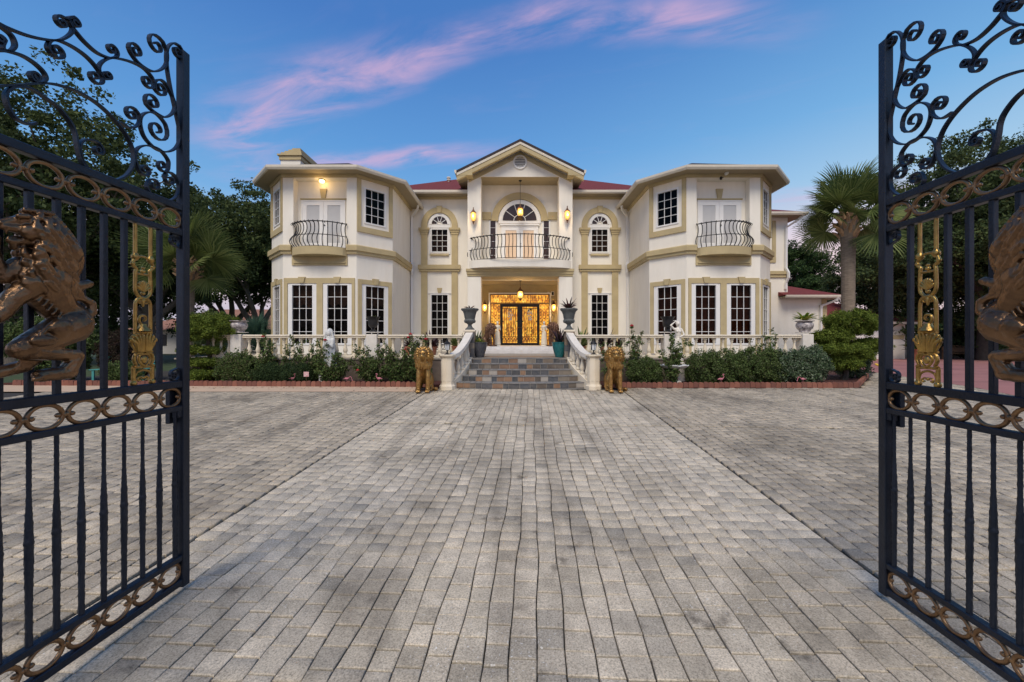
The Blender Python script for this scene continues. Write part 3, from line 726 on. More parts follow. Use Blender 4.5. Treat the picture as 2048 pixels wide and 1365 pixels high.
def window(F, s0, s1, z0, z1, cols, rows, fr=.07, curtain=None, pm='glass', o=0, drop=None):
    """white sash in an opening of the wall; s0..z1 is the glass, the frame goes round it"""
    b = B(); a = fr
    for q in ((s0 - a, s0, z0 - a, z1 + a), (s1, s1 + a, z0 - a, z1 + a), (s0, s1, z1, z1 + a), (s0, s1, z0 - a, z0)): F.box(b, *q, o - .10, o + .028)
    w = hobj(b, 'window', 'white')
    g = B(); bw = .02
    for i in range(1, cols): c = s0 + (s1 - s0) * i / cols; F.box(g, c - bw / 2, c + bw / 2, z0, z1, o - .062, o - .022)
    for j in range(1, rows): c = z0 + (z1 - z0) * j / rows; F.box(g, s0, s1, c - bw / 2, c + bw / 2, o - .060, o - .024)
    hobj(g, 'muntin_grid', 'white', w)
    pw, ph = (s1 - s0) / cols, (z1 - z0) / rows
    for i in range(cols):
        for j in range(rows): put_pane(F, s0 + (i + .5) * pw, z0 + (j + .5) * ph, o - .05, pw - .004, ph - .004, pm, w)
    if curtain:
        c = B(); n = 26; v = []
        for i in range(n + 1):
            s = s0 - .05 + (s1 - s0 + .1) * i / n; d = -.20 - .03 * (i % 2)
            v += [F.pt(s, (z0 - .1) if drop is None else z1 - drop + .06 * math.cos(i * .55), o + d), F.pt(s, z1 + .1, o + d)]
        c.add(v, [(2 * i, 2 * i + 2, 2 * i + 3, 2 * i + 1) for i in range(n)]); hobj(c, 'curtain', curtain, w)
    return w
def french_door(F, c, z0, z1, w, o, pm, name='balcony_door'):
    b = B()
    F.box(b, c - w / 2 - .05, c - w / 2, z0, z1 + .05, o, o + .05); F.box(b, c + w / 2, c + w / 2 + .05, z0, z1 + .05, o, o + .05); F.box(b, c - w / 2, c + w / 2, z1, z1 + .05, o, o + .05)
    d = hobj(b, name, 'white')
    for k in (-1, 1):
        a0, a1 = (c - w / 2, c - .004) if k < 0 else (c + .004, c + w / 2); l = B(); st = .17
        F.box(l, a0, a0 + st, z0, z1, o, o + .035); F.box(l, a1 - st, a1, z0, z1, o, o + .035); F.box(l, a0 + st, a1 - st, z1 - st, z1, o, o + .035); F.box(l, a0 + st, a1 - st, z0, z0 + .24, o, o + .035)
        lf = hobj(l, 'leaf', 'white', d)
        put_pane(F, (a0 + a1) / 2, (z0 + .24 + z1 - st) / 2, o + .012, a1 - a0 - 2 * st, z1 - st - z0 - .24, pm, d)
    h = B(); q = F.pt(c + .06, z0 + 1.0, o + .06); h.ball(q, .03); h.ball(F.pt(c + .06, z0 + 1.14, o + .05), .022); hobj(h, 'door_knob', 'black', d)
    return d
def bar_rail(name, cx_, y0, hw, depth, z0, z1, nbars, belly):
    """bowed balcony rail with belly bars: plan arc from wall plane y0 outward"""
    rr = (hw * hw + depth * depth) / (2 * depth); cyy = y0 - depth + rr; am = math.asin(min(1, hw / rr))
    if depth > hw: am = math.pi - am
    def pt(u, out, z):
        a = am * u; r = rr + out; return (cx_ + r * math.sin(a), cyy - r * math.cos(a), z)
    H = z1 - z0
    def prof(t): return belly * (math.sin(math.pi * min(1, t / .55)) ** 1.0 if t < .55 else -.35 * math.sin(math.pi * (t - .55) / .45)) + (.06 if t > .97 else 0)
    top = B(); top.tube([pt(-1 + 2 * i / 40, .05, z1) for i in range(41)], 1, flat=(.03, .055), up=(0, 0, 1)); o = hobj(top, name, 'black')
    m = B(); m.tube([pt(-1 + 2 * i / 40, prof(.45), z0 + H * .46) for i in range(41)], .016, 6); hobj(m, 'middle_rail', 'black', o)
    m = B(); m.tube([pt(-1 + 2 * i / 40, 0, z0 + .01) for i in range(41)], .016, 6); hobj(m, 'bottom_rail', 'black', o)
    for k in range(nbars):
        u = -1 + 2 * k / (nbars - 1); b = B(); pts = [pt(u, prof(t), z0 + H * t) for t in [i / 14 for i in range(15)]]
        b.tube(pts, .018, 6)
        cpts = [pt(u, .05 + .035 * (1 - math.cos(R(a))), z1 - .01 - .04 * math.sin(R(a))) for a in range(0, 300, 40)]
        b.tube(cpts, .012, 5); hobj(b, 'bar', 'black', o)
    return o

BH = [(11.38, 30), (11.38, 18.19), (10.19, 17.0), (7.05, 17.0), (5.86, 18.19), (5.86, YW)]
ZE = 8.5                                                     # bay eave
for sx in (-1, 1):
    path = [(XC + sx * x, y) for x, y in BH]
    if sx > 0: path = path[::-1]
    Fs = [Face(a, b) for a, b in zip(path, path[1:])]        # left to right
    fr = 2; ang = (1, 3)
    inner = 3 if sx < 0 else 1; outer = 1 if sx < 0 else 3
    al = 1.135; cs = Fs[fr].w / 2; cs += -.015 * sx
    cur = 'curtain_brown' if sx > 0 else None
    # windows first, so that the walls get their openings
    ops = {i: [] for i in range(5)}
    GZ0, GZ1 = 1.30, 3.775
    for c in (cs - .75, cs + .75):
        ops[fr].append((c - .50, c + .50, GZ0 - .07, GZ1 + .07)); window(Fs[fr], c - .43, c + .43, GZ0, GZ1, 3, 5, curtain=cur or 'curtain_pale', drop=None if cur else .85)
        b = B()
        for q in ((c - .61, c - .50, GZ0 - .07, GZ1 + .07), (c + .50, c + .61, GZ0 - .07, GZ1 + .07)): Fs[fr].box(b, *q, .002, .022)
        hobj(b, 'window_casing', 'white')
        Fs[fr].keystone(house, c, GZ1 + .09, 4.12, .17, .30, .004, .095)
    for i in ang:
        c = Fs[i].w / 2
        ops[i].append((c - .50, c + .50, GZ0 - .07, GZ1 + .07)); window(Fs[i], c - .43, c + .43, GZ0, GZ1, 3, 5, curtain=cur or 'curtain_pale', drop=None if cur else .85)
        b = B()
        for q in ((c - .61, c - .50, GZ0 - .07, GZ1 + .07), (c + .50, c + .61, GZ0 - .07, GZ1 + .07)): Fs[i].box(b, *q, .002, .022)
        hobj(b, 'window_casing', 'white')
        Fs[i].keystone(house, c, GZ1 + .09, 4.12, .17, .30, .004, .095)
        ops[i].append((c - .50, c + .50, 6.55 - .06, 8.06)); window(Fs[i], c - .44, c + .44, 6.55, 8.0, 3, 4, fr=.06)
        # tan picture-frame trim round the upper window
        b = B(); w = Fs[i].w
        for q in ((.02, .19, 6.08, 8.36), (w - .19, w - .02, 6.08, 8.36), (.19, w - .19, 6.08, 6.32)): Fs[i].box(b, *q, .003, .06)
        hobj(b, 'window_trim', 'tan')
        # lower tan surround
        b = B()
        for q in ((.06, c - .62, ZT, 4.05), (c + .62, w - .06, ZT, 4.05), (c - .62, c + .62, GZ1 + .075, 4.05)): Fs[i].box(b, *q, .003, .05)
        hobj(b, 'window_surround', 'tan')
    b = B(); w = Fs[fr].w
    for q in ((.06, cs - 1.37, ZT, 4.08), (cs - .13, cs + .13, ZT, 4.08), (cs + 1.37, w - .06, ZT, 4.08), (cs - 1.37, cs - .13, GZ1 + .075, 4.08), (cs + .13, cs + 1.37, GZ1 + .075, 4.08)): Fs[fr].box(b, *q, .003, .05)
    hobj(b, 'window_surround', 'tan')
    b = B()
    for k, F in enumerate(Fs):
        o2 = list(ops[k])
        if k == fr: o2.append((cs - al, cs + al, 5.30, 8.34))
        F.wall(b, -.1 if k in (0, 4) else ZT, ZE + .06, o2, t=.12 if k != fr else .12)
    hobj(b, 'bay_wall', 'stucco')
    # alcove behind the balcony
    F = Fs[fr]; b = B(); D = -.34
    b.add([F.pt(cs - al, 5.30, D), F.pt(cs + al, 5.30, D), F.pt(cs + al, 8.34, D), F.pt(cs - al, 8.34, D)], [(0, 1, 2, 3)])
    for q in ((cs - al, 5.30, cs - al, 8.34), (cs + al, 8.34, cs + al, 5.30), (cs - al, 8.34, cs + al, 8.34), (cs + al, 5.30, cs - al, 5.30)):
        b.add([F.pt(q[0], q[1], -.118), F.pt(q[2], q[3], -.118), F.pt(q[2], q[3], D), F.pt(q[0], q[1], D)], [(0, 1, 2, 3)])
    hobj(b, 'alcove_wall', 'stucco')
    french_door(F, cs, 5.42, 7.46, 1.80, D + .002, 'door_pane')
    b = B(); F.box(b, cs - 1.0, cs + 1.0, 7.53, 7.59, D + .003, D + .06); hobj(b, 'door_hood', 'tan')
    F.keystone(house, cs, 7.595, 8.0, .17, .30, D + .003, D + .07)
    # balcony: curved tan slab over a moulded panel, belly rail
    b = B(); n = 24; hw2, dp = 1.17, .52
    poly = [(cs + hw2 * (-1 + 2 * k / n), 0) for k in range(n + 1)]
    arc = [(cs + hw2 * (-1 + 2 * k / n), .05 + dp * (1 - (-1 + 2 * k / n) ** 2) ** .62) for k in range(n + 1)]
    vs = []
    for z in (5.0, 5.33): vs += [F.pt(s_, z, o_) for s_, o_ in [(cs - hw2, .003)] + arc + [(cs + hw2, .003)]]
    m = n + 3
    b.add(vs, [tuple(range(m - 1, -1, -1)), tuple(range(m, 2 * m))] + [(i, (i + 1) % m, m + (i + 1) % m, m + i) for i in range(m)])
    hobj(b, 'balcony_slab', 'tan')
    b = B(); F.box(b, cs - 1.18, cs + 1.18, 4.62, 4.998, .003, .05); F.box(b, cs - 1.1, cs + 1.1, 4.70, 4.76, .052, .09); hobj(b, 'balcony_panel', 'tan')
    c3 = F.pt(cs, 0)
    bar_rail('balcony_railing', c3.x, YBAY - .02, 1.1, .50, 5.335, 6.36, 15, .17)
    # string course, frieze, soffit, gutter
    band = [(.003, 5.10), (.09, 5.10), (.10, 5.16), (.10, 5.20), (.16, 5.24), (.16, 5.44), (.13, 5.48), (.003, 5.48)]
    Fx = [(p.x, p.y) for p in (F.pt(cs - 1.175, 0), F.pt(cs + 1.175, 0))]
    hobj(B().sweep(path[:3] + [Fx[0]], band), 'string_course', 'tan'); hobj(B().sweep([Fx[1]] + path[3:], band), 'string_course', 'tan')
    hobj(B().sweep(path, [(.004, 8.37), (.07, 8.37), (.09, 8.46), (.09, ZE), (.004, ZE)]), 'frieze', 'tan')
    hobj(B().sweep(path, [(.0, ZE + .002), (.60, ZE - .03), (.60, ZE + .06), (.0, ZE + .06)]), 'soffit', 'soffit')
    hobj(B().sweep(path, [(.60, ZE - .045), (.66, ZE - .045), (.70, ZE + .03), (.70, ZE + .12), (.60, ZE + .12)]), 'gutter', 'gutter')
    # hip roof of the bay
    e = [(XC + sx * x, y) for x, y in ((12.02, 30.5), (12.02, 17.93), (10.45, 16.36), (6.79, 16.36), (5.22, 17.93), (5.22, YW + 1.2))]
    xa = XC + sx * 8.62; zr = ZE + .115; b = B()
    v = [(x, y, zr) for x, y in e] + [(xa, 20.0, 10.33), (xa, 30.5, 10.33)]
    b.add(v, [(0, 1, 6, 7), (1, 2, 6), (2, 3, 6), (3, 4, 6), (4, 5, 6), (5, 7, 6), (0, 7, 5, 4, 3, 2, 1)])
    hobj(b, 'bay_roof', 'shingle_dark')
    # rooms behind the glass
    b = B()
    q = [(XC + sx * x, y) for x, y in ((11.1, 28), (11.1, 18.4), (10.0, 17.7), (7.2, 17.7), (6.1, 18.4), (6.1, 28))]
    for z in (ZT + .02, 4.9, 5.3, ZE - .1): b.add([(x, y, z) for x, y in q], [tuple(range(6))])
    b.add([(q[0][0], 22, ZT), (q[5][0], 22, ZT), (q[5][0], 22, ZE - .1), (q[0][0], 22, ZE - .1)], [(0, 1, 2, 3)])
    hobj(b, 'room_interior', 'interior')

# chimney behind the rose-bed bay
b = B(); b.box(-10.75, -9.83, 18.5, 20.3, 8.55, 9.80); hobj(b, 'chimney', 'stucco'); ch = house.children[-1]
b = B(); b.box(-10.80, -9.78, 18.45, 20.35, 9.802, 9.98)
for k in range(5): b.box(-10.86 + .16 * k, -9.72 - .03 * k, 18.39 + .03 * k, 20.41 - .03 * k, 9.982 + .075 * k, 10.055 + .075 * k)
hobj(b, 'chimney_cap', 'tan', ch)

# main wall with arched windows
Fm = Face((XC - 5.86, YW), (XC + 5.86, YW)); MW = Fm.w / 2
opsm = []
for sx in (-1, 1):
    c = MW + sx * 4.30; k = 1 / 37.2
    opsm += [(c - .50, c + .50, ZT + .36, 3.94), (c - .49, c + .49, 6.16, 7.46)]
    window(Fm, c - .43, c + .43, ZT + .45, 3.87, 3, 6, curtain=None)
    window(Fm, c - .42, c + .42, 6.20, 7.38, 3, 4, fr=.07, curtain='curtain_pale')
    b = B(); Fm.box(b, c - .57, c - .505, 6.06, 7.66, .002, .05); Fm.box(b, c + .505, c + .57, 6.06, 7.66, .002, .05); Fm.box(b, c - .505, c + .505, 7.47, 7.62, .002, .045)
    Fm.arch(b, c, 7.665, .42, .58, .002, .05); hobj(b, 'arch_frame', 'white'); fo = house.children[-1]
    for j in range(5):
        b = B(); Fm.arch(b, c, 7.665, .16, .415, .004, .018, j * 36 + 2, j * 36 + 34, 6); hobj(b, 'fan_pane', 'pane_brown', fo)
    b = B(); Fm.arch(b, c, 7.665, .13, .16, .004, .04)
    for j in range(1, 5):
        a = R(36 * j); d = Vector((math.cos(a), math.sin(a))); 
        b.add([Fm.pt(c + d.x * r - d.y * w, 7.665 + d.y * r + d.x * w, o) for o in (.02, .04) for r, w in ((.14, -.014), (.42, -.014), (.42, .014), (.14, .014))], [(4, 5, 6, 7), (0, 1, 5, 4), (2, 3, 7, 6)])
    Fm.box(b, c - .43, c + .43, 7.64, 7.665, .004, .04); hobj(b, 'fan_muntin', 'white', fo)
    b = B(); Fm.box(b, c - .50, c + .50, 5.97, 6.05, .002, .09); hobj(b, 'window_sill', 'tan')
    # tan arch on pilasters
    b = B(); Fm.arch(b, c, 7.60, .66, .97, .003, .09, 0, 180, 26); Fm.box(b, c - .97, c - .66, 7.45, 7.599, .003, .09); Fm.box(b, c + .66, c + .97, 7.45, 7.599, .003, .09); hobj(b, 'arch_trim', 'tan')
    Fm.keystone(house, c, 8.26, 8.62, .20, .30, .092, .14)
    for e in (-1, 1):
        p = c + e * .815
        b = B(); Fm.box(b, p - .165, p + .165, 5.47, 7.10, .003, .075); hobj(b, 'pilaster', 'tan')
        b = B(); Fm.box(b, p - .20, p + .20, 7.10, 7.22, .003, .10); Fm.box(b, p - .24, p + .24, 7.222, 7.33, .003, .13); Fm.box(b, p - .29, p + .29, 7.332, 7.448, .003, .17); hobj(b, 'capital', 'tan')
        b = B(); Fm.box(b, p - .165, p + .165, ZT, 5.12, .003, .075); hobj(b, 'pilaster', 'tan')
    b = B(); Fm.box(b, c - 1.08, c + 1.08, 5.122, 5.24, .003, .12); Fm.box(b, c - 1.13, c + 1.13, 5.242, 5.468, .003, .17); hobj(b, 'band_course', 'tan')
    Fm.keystone(house, c, 3.96, 4.24, .15, .27, .003, .06)
    b = B(); Fm.box(b, c - .62, c + .62, 3.945, 3.975, .002, .05); hobj(b, 'window_head', 'white')
# portico back wall: opening for the entry recess
UZ = 5.47
opsm.append((MW - 2.24, MW + 2.24, ZT, 4.67))
b = B(); Fm.wall(b, ZT, 9.16, opsm, t=.14); Fm.wall(b, 9.16, 9.86, s0=MW - 2.69, s1=MW + 2.69); hobj(b, 'main_wall', 'stucco')
hobj(B().sweep([(XC - 5.86, YW), (XC - 2.7, YW)], [(.004, 9.0), (.06, 9.0), (.08, 9.12), (.004, 9.12)]), 'frieze', 'tan')
hobj(B().sweep([(XC + 2.7, YW), (XC + 5.86, YW)], [(.004, 9.0), (.06, 9.0), (.08, 9.12), (.004, 9.12)]), 'frieze', 'tan')
for x0, x1 in ((XC - 7.4, XC - 2.70), (XC + 2.70, XC + 7.4)):
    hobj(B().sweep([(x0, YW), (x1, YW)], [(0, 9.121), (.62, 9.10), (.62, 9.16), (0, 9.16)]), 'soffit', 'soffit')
    hobj(B().sweep([(x0, YW), (x1, YW)], [(.62, 9.085), (.68, 9.085), (.72, 9.14), (.72, 9.25), (.62, 9.25)]), 'gutter', 'gutter')
b = B(); RS = 3.18 / 5.98
v = [(XC - 7.9, 20.72, 9.24), (XC - 2.7, 20.72, 9.24), (XC - 2.7, 21.45, 9.24 + .73 * RS), (XC + 2.7, 21.45, 9.24 + .73 * RS), (XC + 2.7, 20.72, 9.24), (XC + 7.9, 20.72, 9.24), (XC + 7.9, 33, 9.24), (XC - 7.9, 33, 9.24), (XC - 2.6, 26.7, 12.42), (XC + 2.6, 26.7, 12.42)]
b.add(v, [(0, 1, 2, 8), (2, 3, 9, 8), (3, 4, 5, 9), (5, 6, 9), (6, 7, 8, 9), (7, 0, 8)]); hobj(b, 'main_roof', 'shingle')
b = B(); b.lathe([(.07, 0), (.07, .38), (.12, .39), (.12, .44), (.09, .45), (.09, .52), (.13, .53), (.10, .60)], 10, (-3.85, 24.2, 10.75)); hobj(b, 'roof_vent_pipe', 'gutter')
b = B()
for z in (4.9, 5.2): b.add([(XC - 5.7, YW + .2, z), (XC + 5.7, YW + .2, z), (XC + 5.7, 28, z), (XC - 5.7, 28, z)], [(0, 1, 2, 3)])
for s_, e_ in ((-5.75, -2.45), (2.45, 5.75)): b.add([(XC + s_, 23, ZT), (XC + e_, 23, ZT), (XC + e_, 23, 9), (XC + s_, 23, 9)], [(0, 1, 2, 3)])
hobj(b, 'room_interior', 'interior')

# portico: square columns, beams, pediment
for sx in (-1, 1):
    x = XC + sx * 2.335
    b = B(); b.cbox(x - .345, x + .345, YP, YP + .69, UZ - .4, 9.76, .015); hobj(b, 'upper_column', 'stucco')
    b = B(); b.cbox(x - .345, x + .345, YP, YP + .69, ZP + .002, 4.68, .015); hobj(b, 'lower_column', 'stucco')
b = B(); b.box(XC - 2.69, XC + 2.69, YP - .03, YP + .68, 4.69, 4.80); b.box(XC - 2.72, XC + 2.72, YP - .07, YP + .66, 4.802, 4.93); b.box(XC - 2.75, XC + 2.75, YP - .11, YP + .64, 4.932, 5.065); hobj(b, 'entablature', 'tan')
# balcony slab with curved white front
b = B(); n = 30; arc = []
for k in range(n + 1):
    u = -1 + 2 * k / n; arc.append((XC + 2.6 * u, YP - .02 - .8 * math.sqrt(max(0, 1 - (u * .97) ** 2)) + .8 * .243))
b.prism([(XC - 2.6, YW)] + arc + [(XC + 2.6, YW)], 5.08, UZ); hobj(b, 'portico_balcony_slab', 'stucco')
bar_rail('portico_railing', XC, YP + .12, 2.58, .92, UZ + .01, 6.63, 31, .16)
# lower porch: ceiling, side walls, back wall, upper ceiling
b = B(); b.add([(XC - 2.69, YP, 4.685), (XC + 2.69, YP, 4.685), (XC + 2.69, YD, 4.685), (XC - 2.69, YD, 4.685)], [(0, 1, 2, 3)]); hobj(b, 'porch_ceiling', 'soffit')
b = B()
for sx in (-1, 1):
    x = XC + sx * 2.24; b.add([(x, YW, ZT), (x, YD, ZT), (x, YD, 4.685), (x, YW, 4.685)], [(0, 1, 2, 3)])
FD = Face((XC - 2.24, YD), (XC + 2.24, YD))
FD.wall(b, ZT, 4.685); hobj(b, 'porch_wall', 'tan')
b = B(); b.add([(XC - 2.69, YP + .02, 9.762), (XC + 2.69, YP + .02, 9.762), (XC + 2.69, YW, 9.762), (XC - 2.69, YW, 9.762)], [(0, 1, 2, 3)]); hobj(b, 'portico_ceiling', 'soffit')
GY, GE, GA, GHW = 19.7, 9.82, 11.40, 3.15                    # gable front, eave and apex
b = B(); v = []
for y in (YP, YP + .3):
    v += [(XC - 2.69, y, 9.763), (XC + 2.69, y, 9.763), (XC + 2.69, y, GA - .22 - 2.69 * .5), (XC, y, GA - .22), (XC - 2.69, y, GA - .22 - 2.69 * .5)]
b.add(v, [(0, 1, 2, 3, 4), (9, 8, 7, 6, 5), (0, 5, 6, 1), (1, 6, 7, 2), (4, 9, 5, 0)]); hobj(b, 'pediment', 'stucco')
ped = house.children[-1]
for sx in (-1, 1):
    b = B(); v = []
    for y in (GY, 27.0):
        for x, z in ((0, GA), (GHW + .02, GE + .02), (GHW + .02, GE - .10), (0, GA - .12)): v.append((XC + sx * x, y, z))
    b.add(v, [(0, 1, 2, 3), (7, 6, 5, 4), (0, 4, 5, 1), (1, 5, 6, 2), (2, 6, 7, 3)]); hobj(b, 'gable_roof', 'shingle_dark')
    # raking fascia in two steps, eave return, frieze under the rake, soffit
    for y, zt, zb, m, nm in ((GY + .012, -.125, -.25, 'gutter', 'rake_moulding'), (GY + .04, -.25, -.47, 'tan', 'raking_fascia')):
        b = B(); v = []
        for yy in (y, y + .16):
            v += [(XC, yy, GA + zt), (XC + sx * GHW, yy, GE + zt + .02), (XC + sx * GHW, yy, GE + zb + .02), (XC, yy, GA + zb)]
        b.add(v, [(0, 1, 2, 3), (7, 6, 5, 4), (0, 4, 5, 1), (1, 5, 6, 2), (2, 6, 7, 3)]); hobj(b, nm, m)
    b = B(); xa, xb = sorted((XC + sx * 2.38, XC + sx * (GHW - .01)))
    v = []
    zi = GE + (GHW - 2.38) * .5
    for yy in (GY + .03, YP - .002):
        v += [(XC + sx * 2.38, yy, 9.62), (XC + sx * (GHW - .01), yy, 9.62), (XC + sx * (GHW - .01), yy, GE - .12), (XC + sx * 2.38, yy, zi - .12)]
    b.add(v, [(0, 1, 2, 3), (7, 6, 5, 4), (0, 4, 5, 1), (1, 5, 6, 2), (2, 6, 7, 3), (3, 7, 4, 0)]); hobj(b, 'eave_return', 'tan')
    b = B(); v = []
    for yy in (YP - .05, YP - .003):
        v += [(XC, yy, GA - .40), (XC + sx * 2.6, yy, GA - .40 - 1.3), (XC + sx * 2.6, yy, GA - .62 - 1.3), (XC, yy, GA - .62)]
    b.add(v, [(0, 1, 2, 3), (7, 6, 5, 4), (0, 4, 5, 1), (1, 5, 6, 2), (2, 6, 7, 3)]); hobj(b, 'rake_frieze', 'tan')
    b = B(); v = []
    for y in (GY + .05, 21.6): v += [(XC + sx * 2.69, y, GA - .13 - 1.345), (XC + sx * GHW, y, GE - .115), (XC + sx * GHW, y, GE - .22), (XC + sx * 2.69, y, 9.60)]
    b.add(v, [(0, 1, 2, 3), (7, 6, 5, 4), (0, 4, 5, 1), (1, 5, 6, 2), (2, 6, 7, 3), (3, 7, 4, 0)]); hobj(b, 'gable_soffit', 'soffit')
    b = B(); x0 = XC + sx * GHW; b.sweep([(x0, 21.2), (x0, GY - .02)] if sx < 0 else [(x0, GY - .02), (x0, 21.2)], [(.01, GE - .14), (.07, GE - .14), (.11, GE - .06), (.11, GE + .04), (.01, GE + .04)]); hobj(b, 'gutter', 'gutter')
# round louvred gable vent
Fg = Face((XC - 3, YP), (XC + 3, YP)); b = B(); Fg.arch(b, 3, 10.5, .28, .36, .004, .06, 0, 360, 32); gv = hobj(b, 'gable_vent', 'white')
for k in range(7):
    z = 10.5 - .24 + .08 * k; hw = math.sqrt(max(.0, .278 ** 2 - (z - 10.5) ** 2)); b = B()
    b.add([Fg.pt(3 + a * hw, z + dz, o) for dz, o in ((-.022, .045), (.03, .012), (.036, .016), (-.016, .05)) for a in (-1, 1)], [(0, 1, 3, 2), (2, 3, 5, 4), (4, 5, 7, 6), (6, 7, 1, 0)]); hobj(b, 'slat', 'white', gv)
b = B(); Fg.arch(b, 3, 10.5, .001, .279, .003, .006, 0, 360, 32); hobj(b, 'vent_backing', 'black', gv)
# upper portico wall: fan arch, french door, side lights
kx = 1 / 37.2
b = B(); Fm.arch(b, MW, 7.83, .92, 1.13, .003, .055, 0, 180, 30); Fm.box(b, MW - 1.13, MW + 1.13, 7.70, 7.828, .003, .055); hobj(b, 'arch_frame', 'white'); fo = house.children[-1]
for j in range(5):
    b = B(); Fm.arch(b, MW, 7.845, .33, .905, .004, .018, j * 36 + 1.5, j * 36 + 34.5, 8); hobj(b, 'fan_pane', 'pane_brown', fo)
b = B(); Fm.arch(b, MW, 7.845, .03, .298, .004, .014); hobj(b, 'fan_pane', 'pane_brown', fo); b = B(); Fm.arch(b, MW, 7.845, .30, .33, .004, .04)
for j in range(1, 5):
    a = R(36 * j); d = Vector((math.cos(a), math.sin(a)))
    b.add([Fm.pt(MW + d.x * r - d.y * w, 7.845 + d.y * r + d.x * w, o) for o in (.02, .042) for r, w in ((.30, -.013), (.915, -.013), (.915, .013), (.30, .013))], [(4, 5, 6, 7), (0, 1, 5, 4), (2, 3, 7, 6)])
hobj(b, 'fan_muntin', 'white', fo)
b = B(); Fm.arch(b, MW, 7.83, 1.16, 1.52, .003, .10, 0, 180, 34)
hobj(b, 'arch_trim', 'tan')
for sx in (-1, 1):
    b2 = B(); xa, xb = sorted((MW + sx * 1.525, MW + sx * 2.33)); Fm.box(b2, xa, xb, 7.90, 8.30, .003, .09); hobj(b2, 'impost_band', 'tan')
    c = MW + sx * 1.43
    b = B(); Fm.box(b, c - .22, c + .22, UZ, 7.86, .003, .03); o = hobj(b, 'sidelight', 'white')
    for j in range(6): put_pane(Fm, c, UZ + .34 + j * .37, .036, .27, .345, 'pane_brown', o)
french_door(Fm, MW, UZ + .002, 7.50, 1.86, .004, 'door_pane_warm')
b = B(); Fm.box(b, MW - 1.05, MW + 1.05, 7.58, 7.66, .004, .10); hobj(b, 'door_hood', 'white')

# lit front doors
d0 = ZP + .02; dt = d0 + 2.38; ft = dt + .60; hwD = 1.75; D = .01; cD = 2.24 + .05
b = B()
for q in ((cD - hwD - .08, cD - hwD, d0, ft + .08), (cD + hwD, cD + hwD + .08, d0, ft + .08), (cD - hwD, cD + hwD, ft, ft + .08)): FD.box(b, *q, .003, .09)
fd = hobj(b, 'front_door_frame', 'white')
b = B()
for q in ((cD - hwD, cD - hwD + .055, d0, ft), (cD + hwD - .055, cD + hwD, d0, ft), (cD - hwD + .055, cD + hwD - .055, ft - .055, ft), (cD - hwD + .055, cD + hwD - .055, dt, dt + .07)): FD.box(b, *q, .004, .10)
hobj(b, 'door_surround', 'wood', fd)
def amber(name, s0, s1, z0, z1, o, parent):
    b = B(); FD.box(b, s0, s1, z0, z1, o, o + .012); return hobj(b, name, 'amber_glass', parent)
tr = amber('transom_glass', cD - hwD + .056, cD + hwD - .056, dt + .071, ft - .056, .02, fd)
b = B(); zA, zB = dt + .071, ft - .056
FD.box(b, cD - hwD + .05, cD + hwD - .05, zA + (zB - zA) * .60, zA + (zB - zA) * .60 + .018, .036, .05); FD.box(b, cD - hwD + .05, cD + hwD - .05, zA + .03, zA + .045, .036, .05)
for k in range(15):
    s_ = cD - hwD + .22 + k * .2186
    FD.arch(b, s_, zA + (zB - zA) * .78, .032, .05, .036, .05, 0, 360, 10); FD.arch(b, s_, zA + (zB - zA) * .36, .018, .036, .036, .05, 0, 360, 8)
hobj(b, 'transom_grille', 'brown_bronze', fd)
for sx in (-1, 1):
    a0, a1 = sorted((cD + sx * 1.16, cD + sx * (hwD - .056)))
    sl = amber('sidelight_glass', a0, a1, d0 + .02, dt - .002, .02, fd)
    b = B(); w = a1 - a0
    for k in range(13):
        z = d0 + .12 + k * .18
        for s_ in (a0 + .06, a1 - .06): FD.arch(b, s_, z, .018, .04, .036, .05, 0, 360, 8)
        FD.arch(b, (a0 + a1) / 2, z + .09, .075, .093, .036, .05, 0, 360, 12)
    for s_ in (a0 + .12, a1 - .12): FD.box(b, s_ - .007, s_ + .007, d0 + .02, dt, .036, .046)
    hobj(b, 'sidelight_grille', 'brown_bronze', fd)
    # door leaf
    a0, a1 = sorted((cD + sx * .003, cD + sx * 1.155)); b = B(); st = .15
    FD.box(b, a0, a0 + st, d0, dt, .03, .11); FD.box(b, a1 - st, a1, d0, dt, .03, .11); FD.box(b, a0 + st, a1 - st, dt - st, dt, .03, .11); FD.box(b, a0 + st, a1 - st, d0, d0 + .12, .03, .11)
    lf = hobj(b, 'front_door', 'black')
    amber('door_glass', a0 + st, a1 - st, d0 + .12, dt - st, .05, lf)
    g = B(); m = (a0 + a1) / 2; gw = a1 - a0 - 2 * st; z0, z1 = d0 + .12, dt - st
    for k in range(1, 8): s_ = a0 + st + gw * k / 8; FD.box(g, s_ - .012, s_ + .012, z0 + .36, z1 - .10, .066, .082)
    for z in (z0 + .10, z0 + .36, z1 - .10): FD.box(g, a0 + st, a1 - st, z - .016, z + .016, .064, .084)
    for k in range(5): FD.arch(g, a0 + st + gw * (k + .5) / 5, z0 + .23, .058, .086, .064, .082, 0, 360, 14)
    for k in range(10):
        zz_ = z0 + .48 + .10 * (k // 2); FD.arch(g, m + (-1 if k % 2 else 1) * (.12 + .10 * ((k // 2) % 2)), zz_, .035, .06, .066, .082, 0, 300, 10)
    for zz_ in (1.35,): FD.box(g, a0 + .12, a0 + st + .06, d0 + zz_, d0 + zz_ + .07, .05, .118); FD.box(g, a1 - st - .06, a1 - .12, d0 + zz_, d0 + zz_ + .07, .05, .118)
    hobj(g, 'door_grille', 'black', lf)
    h = B(); h.ball(FD.pt(cD + .07 * sx, d0 + 1.02, .14), .035); hobj(h, 'door_handle', 'ring_gold', lf)

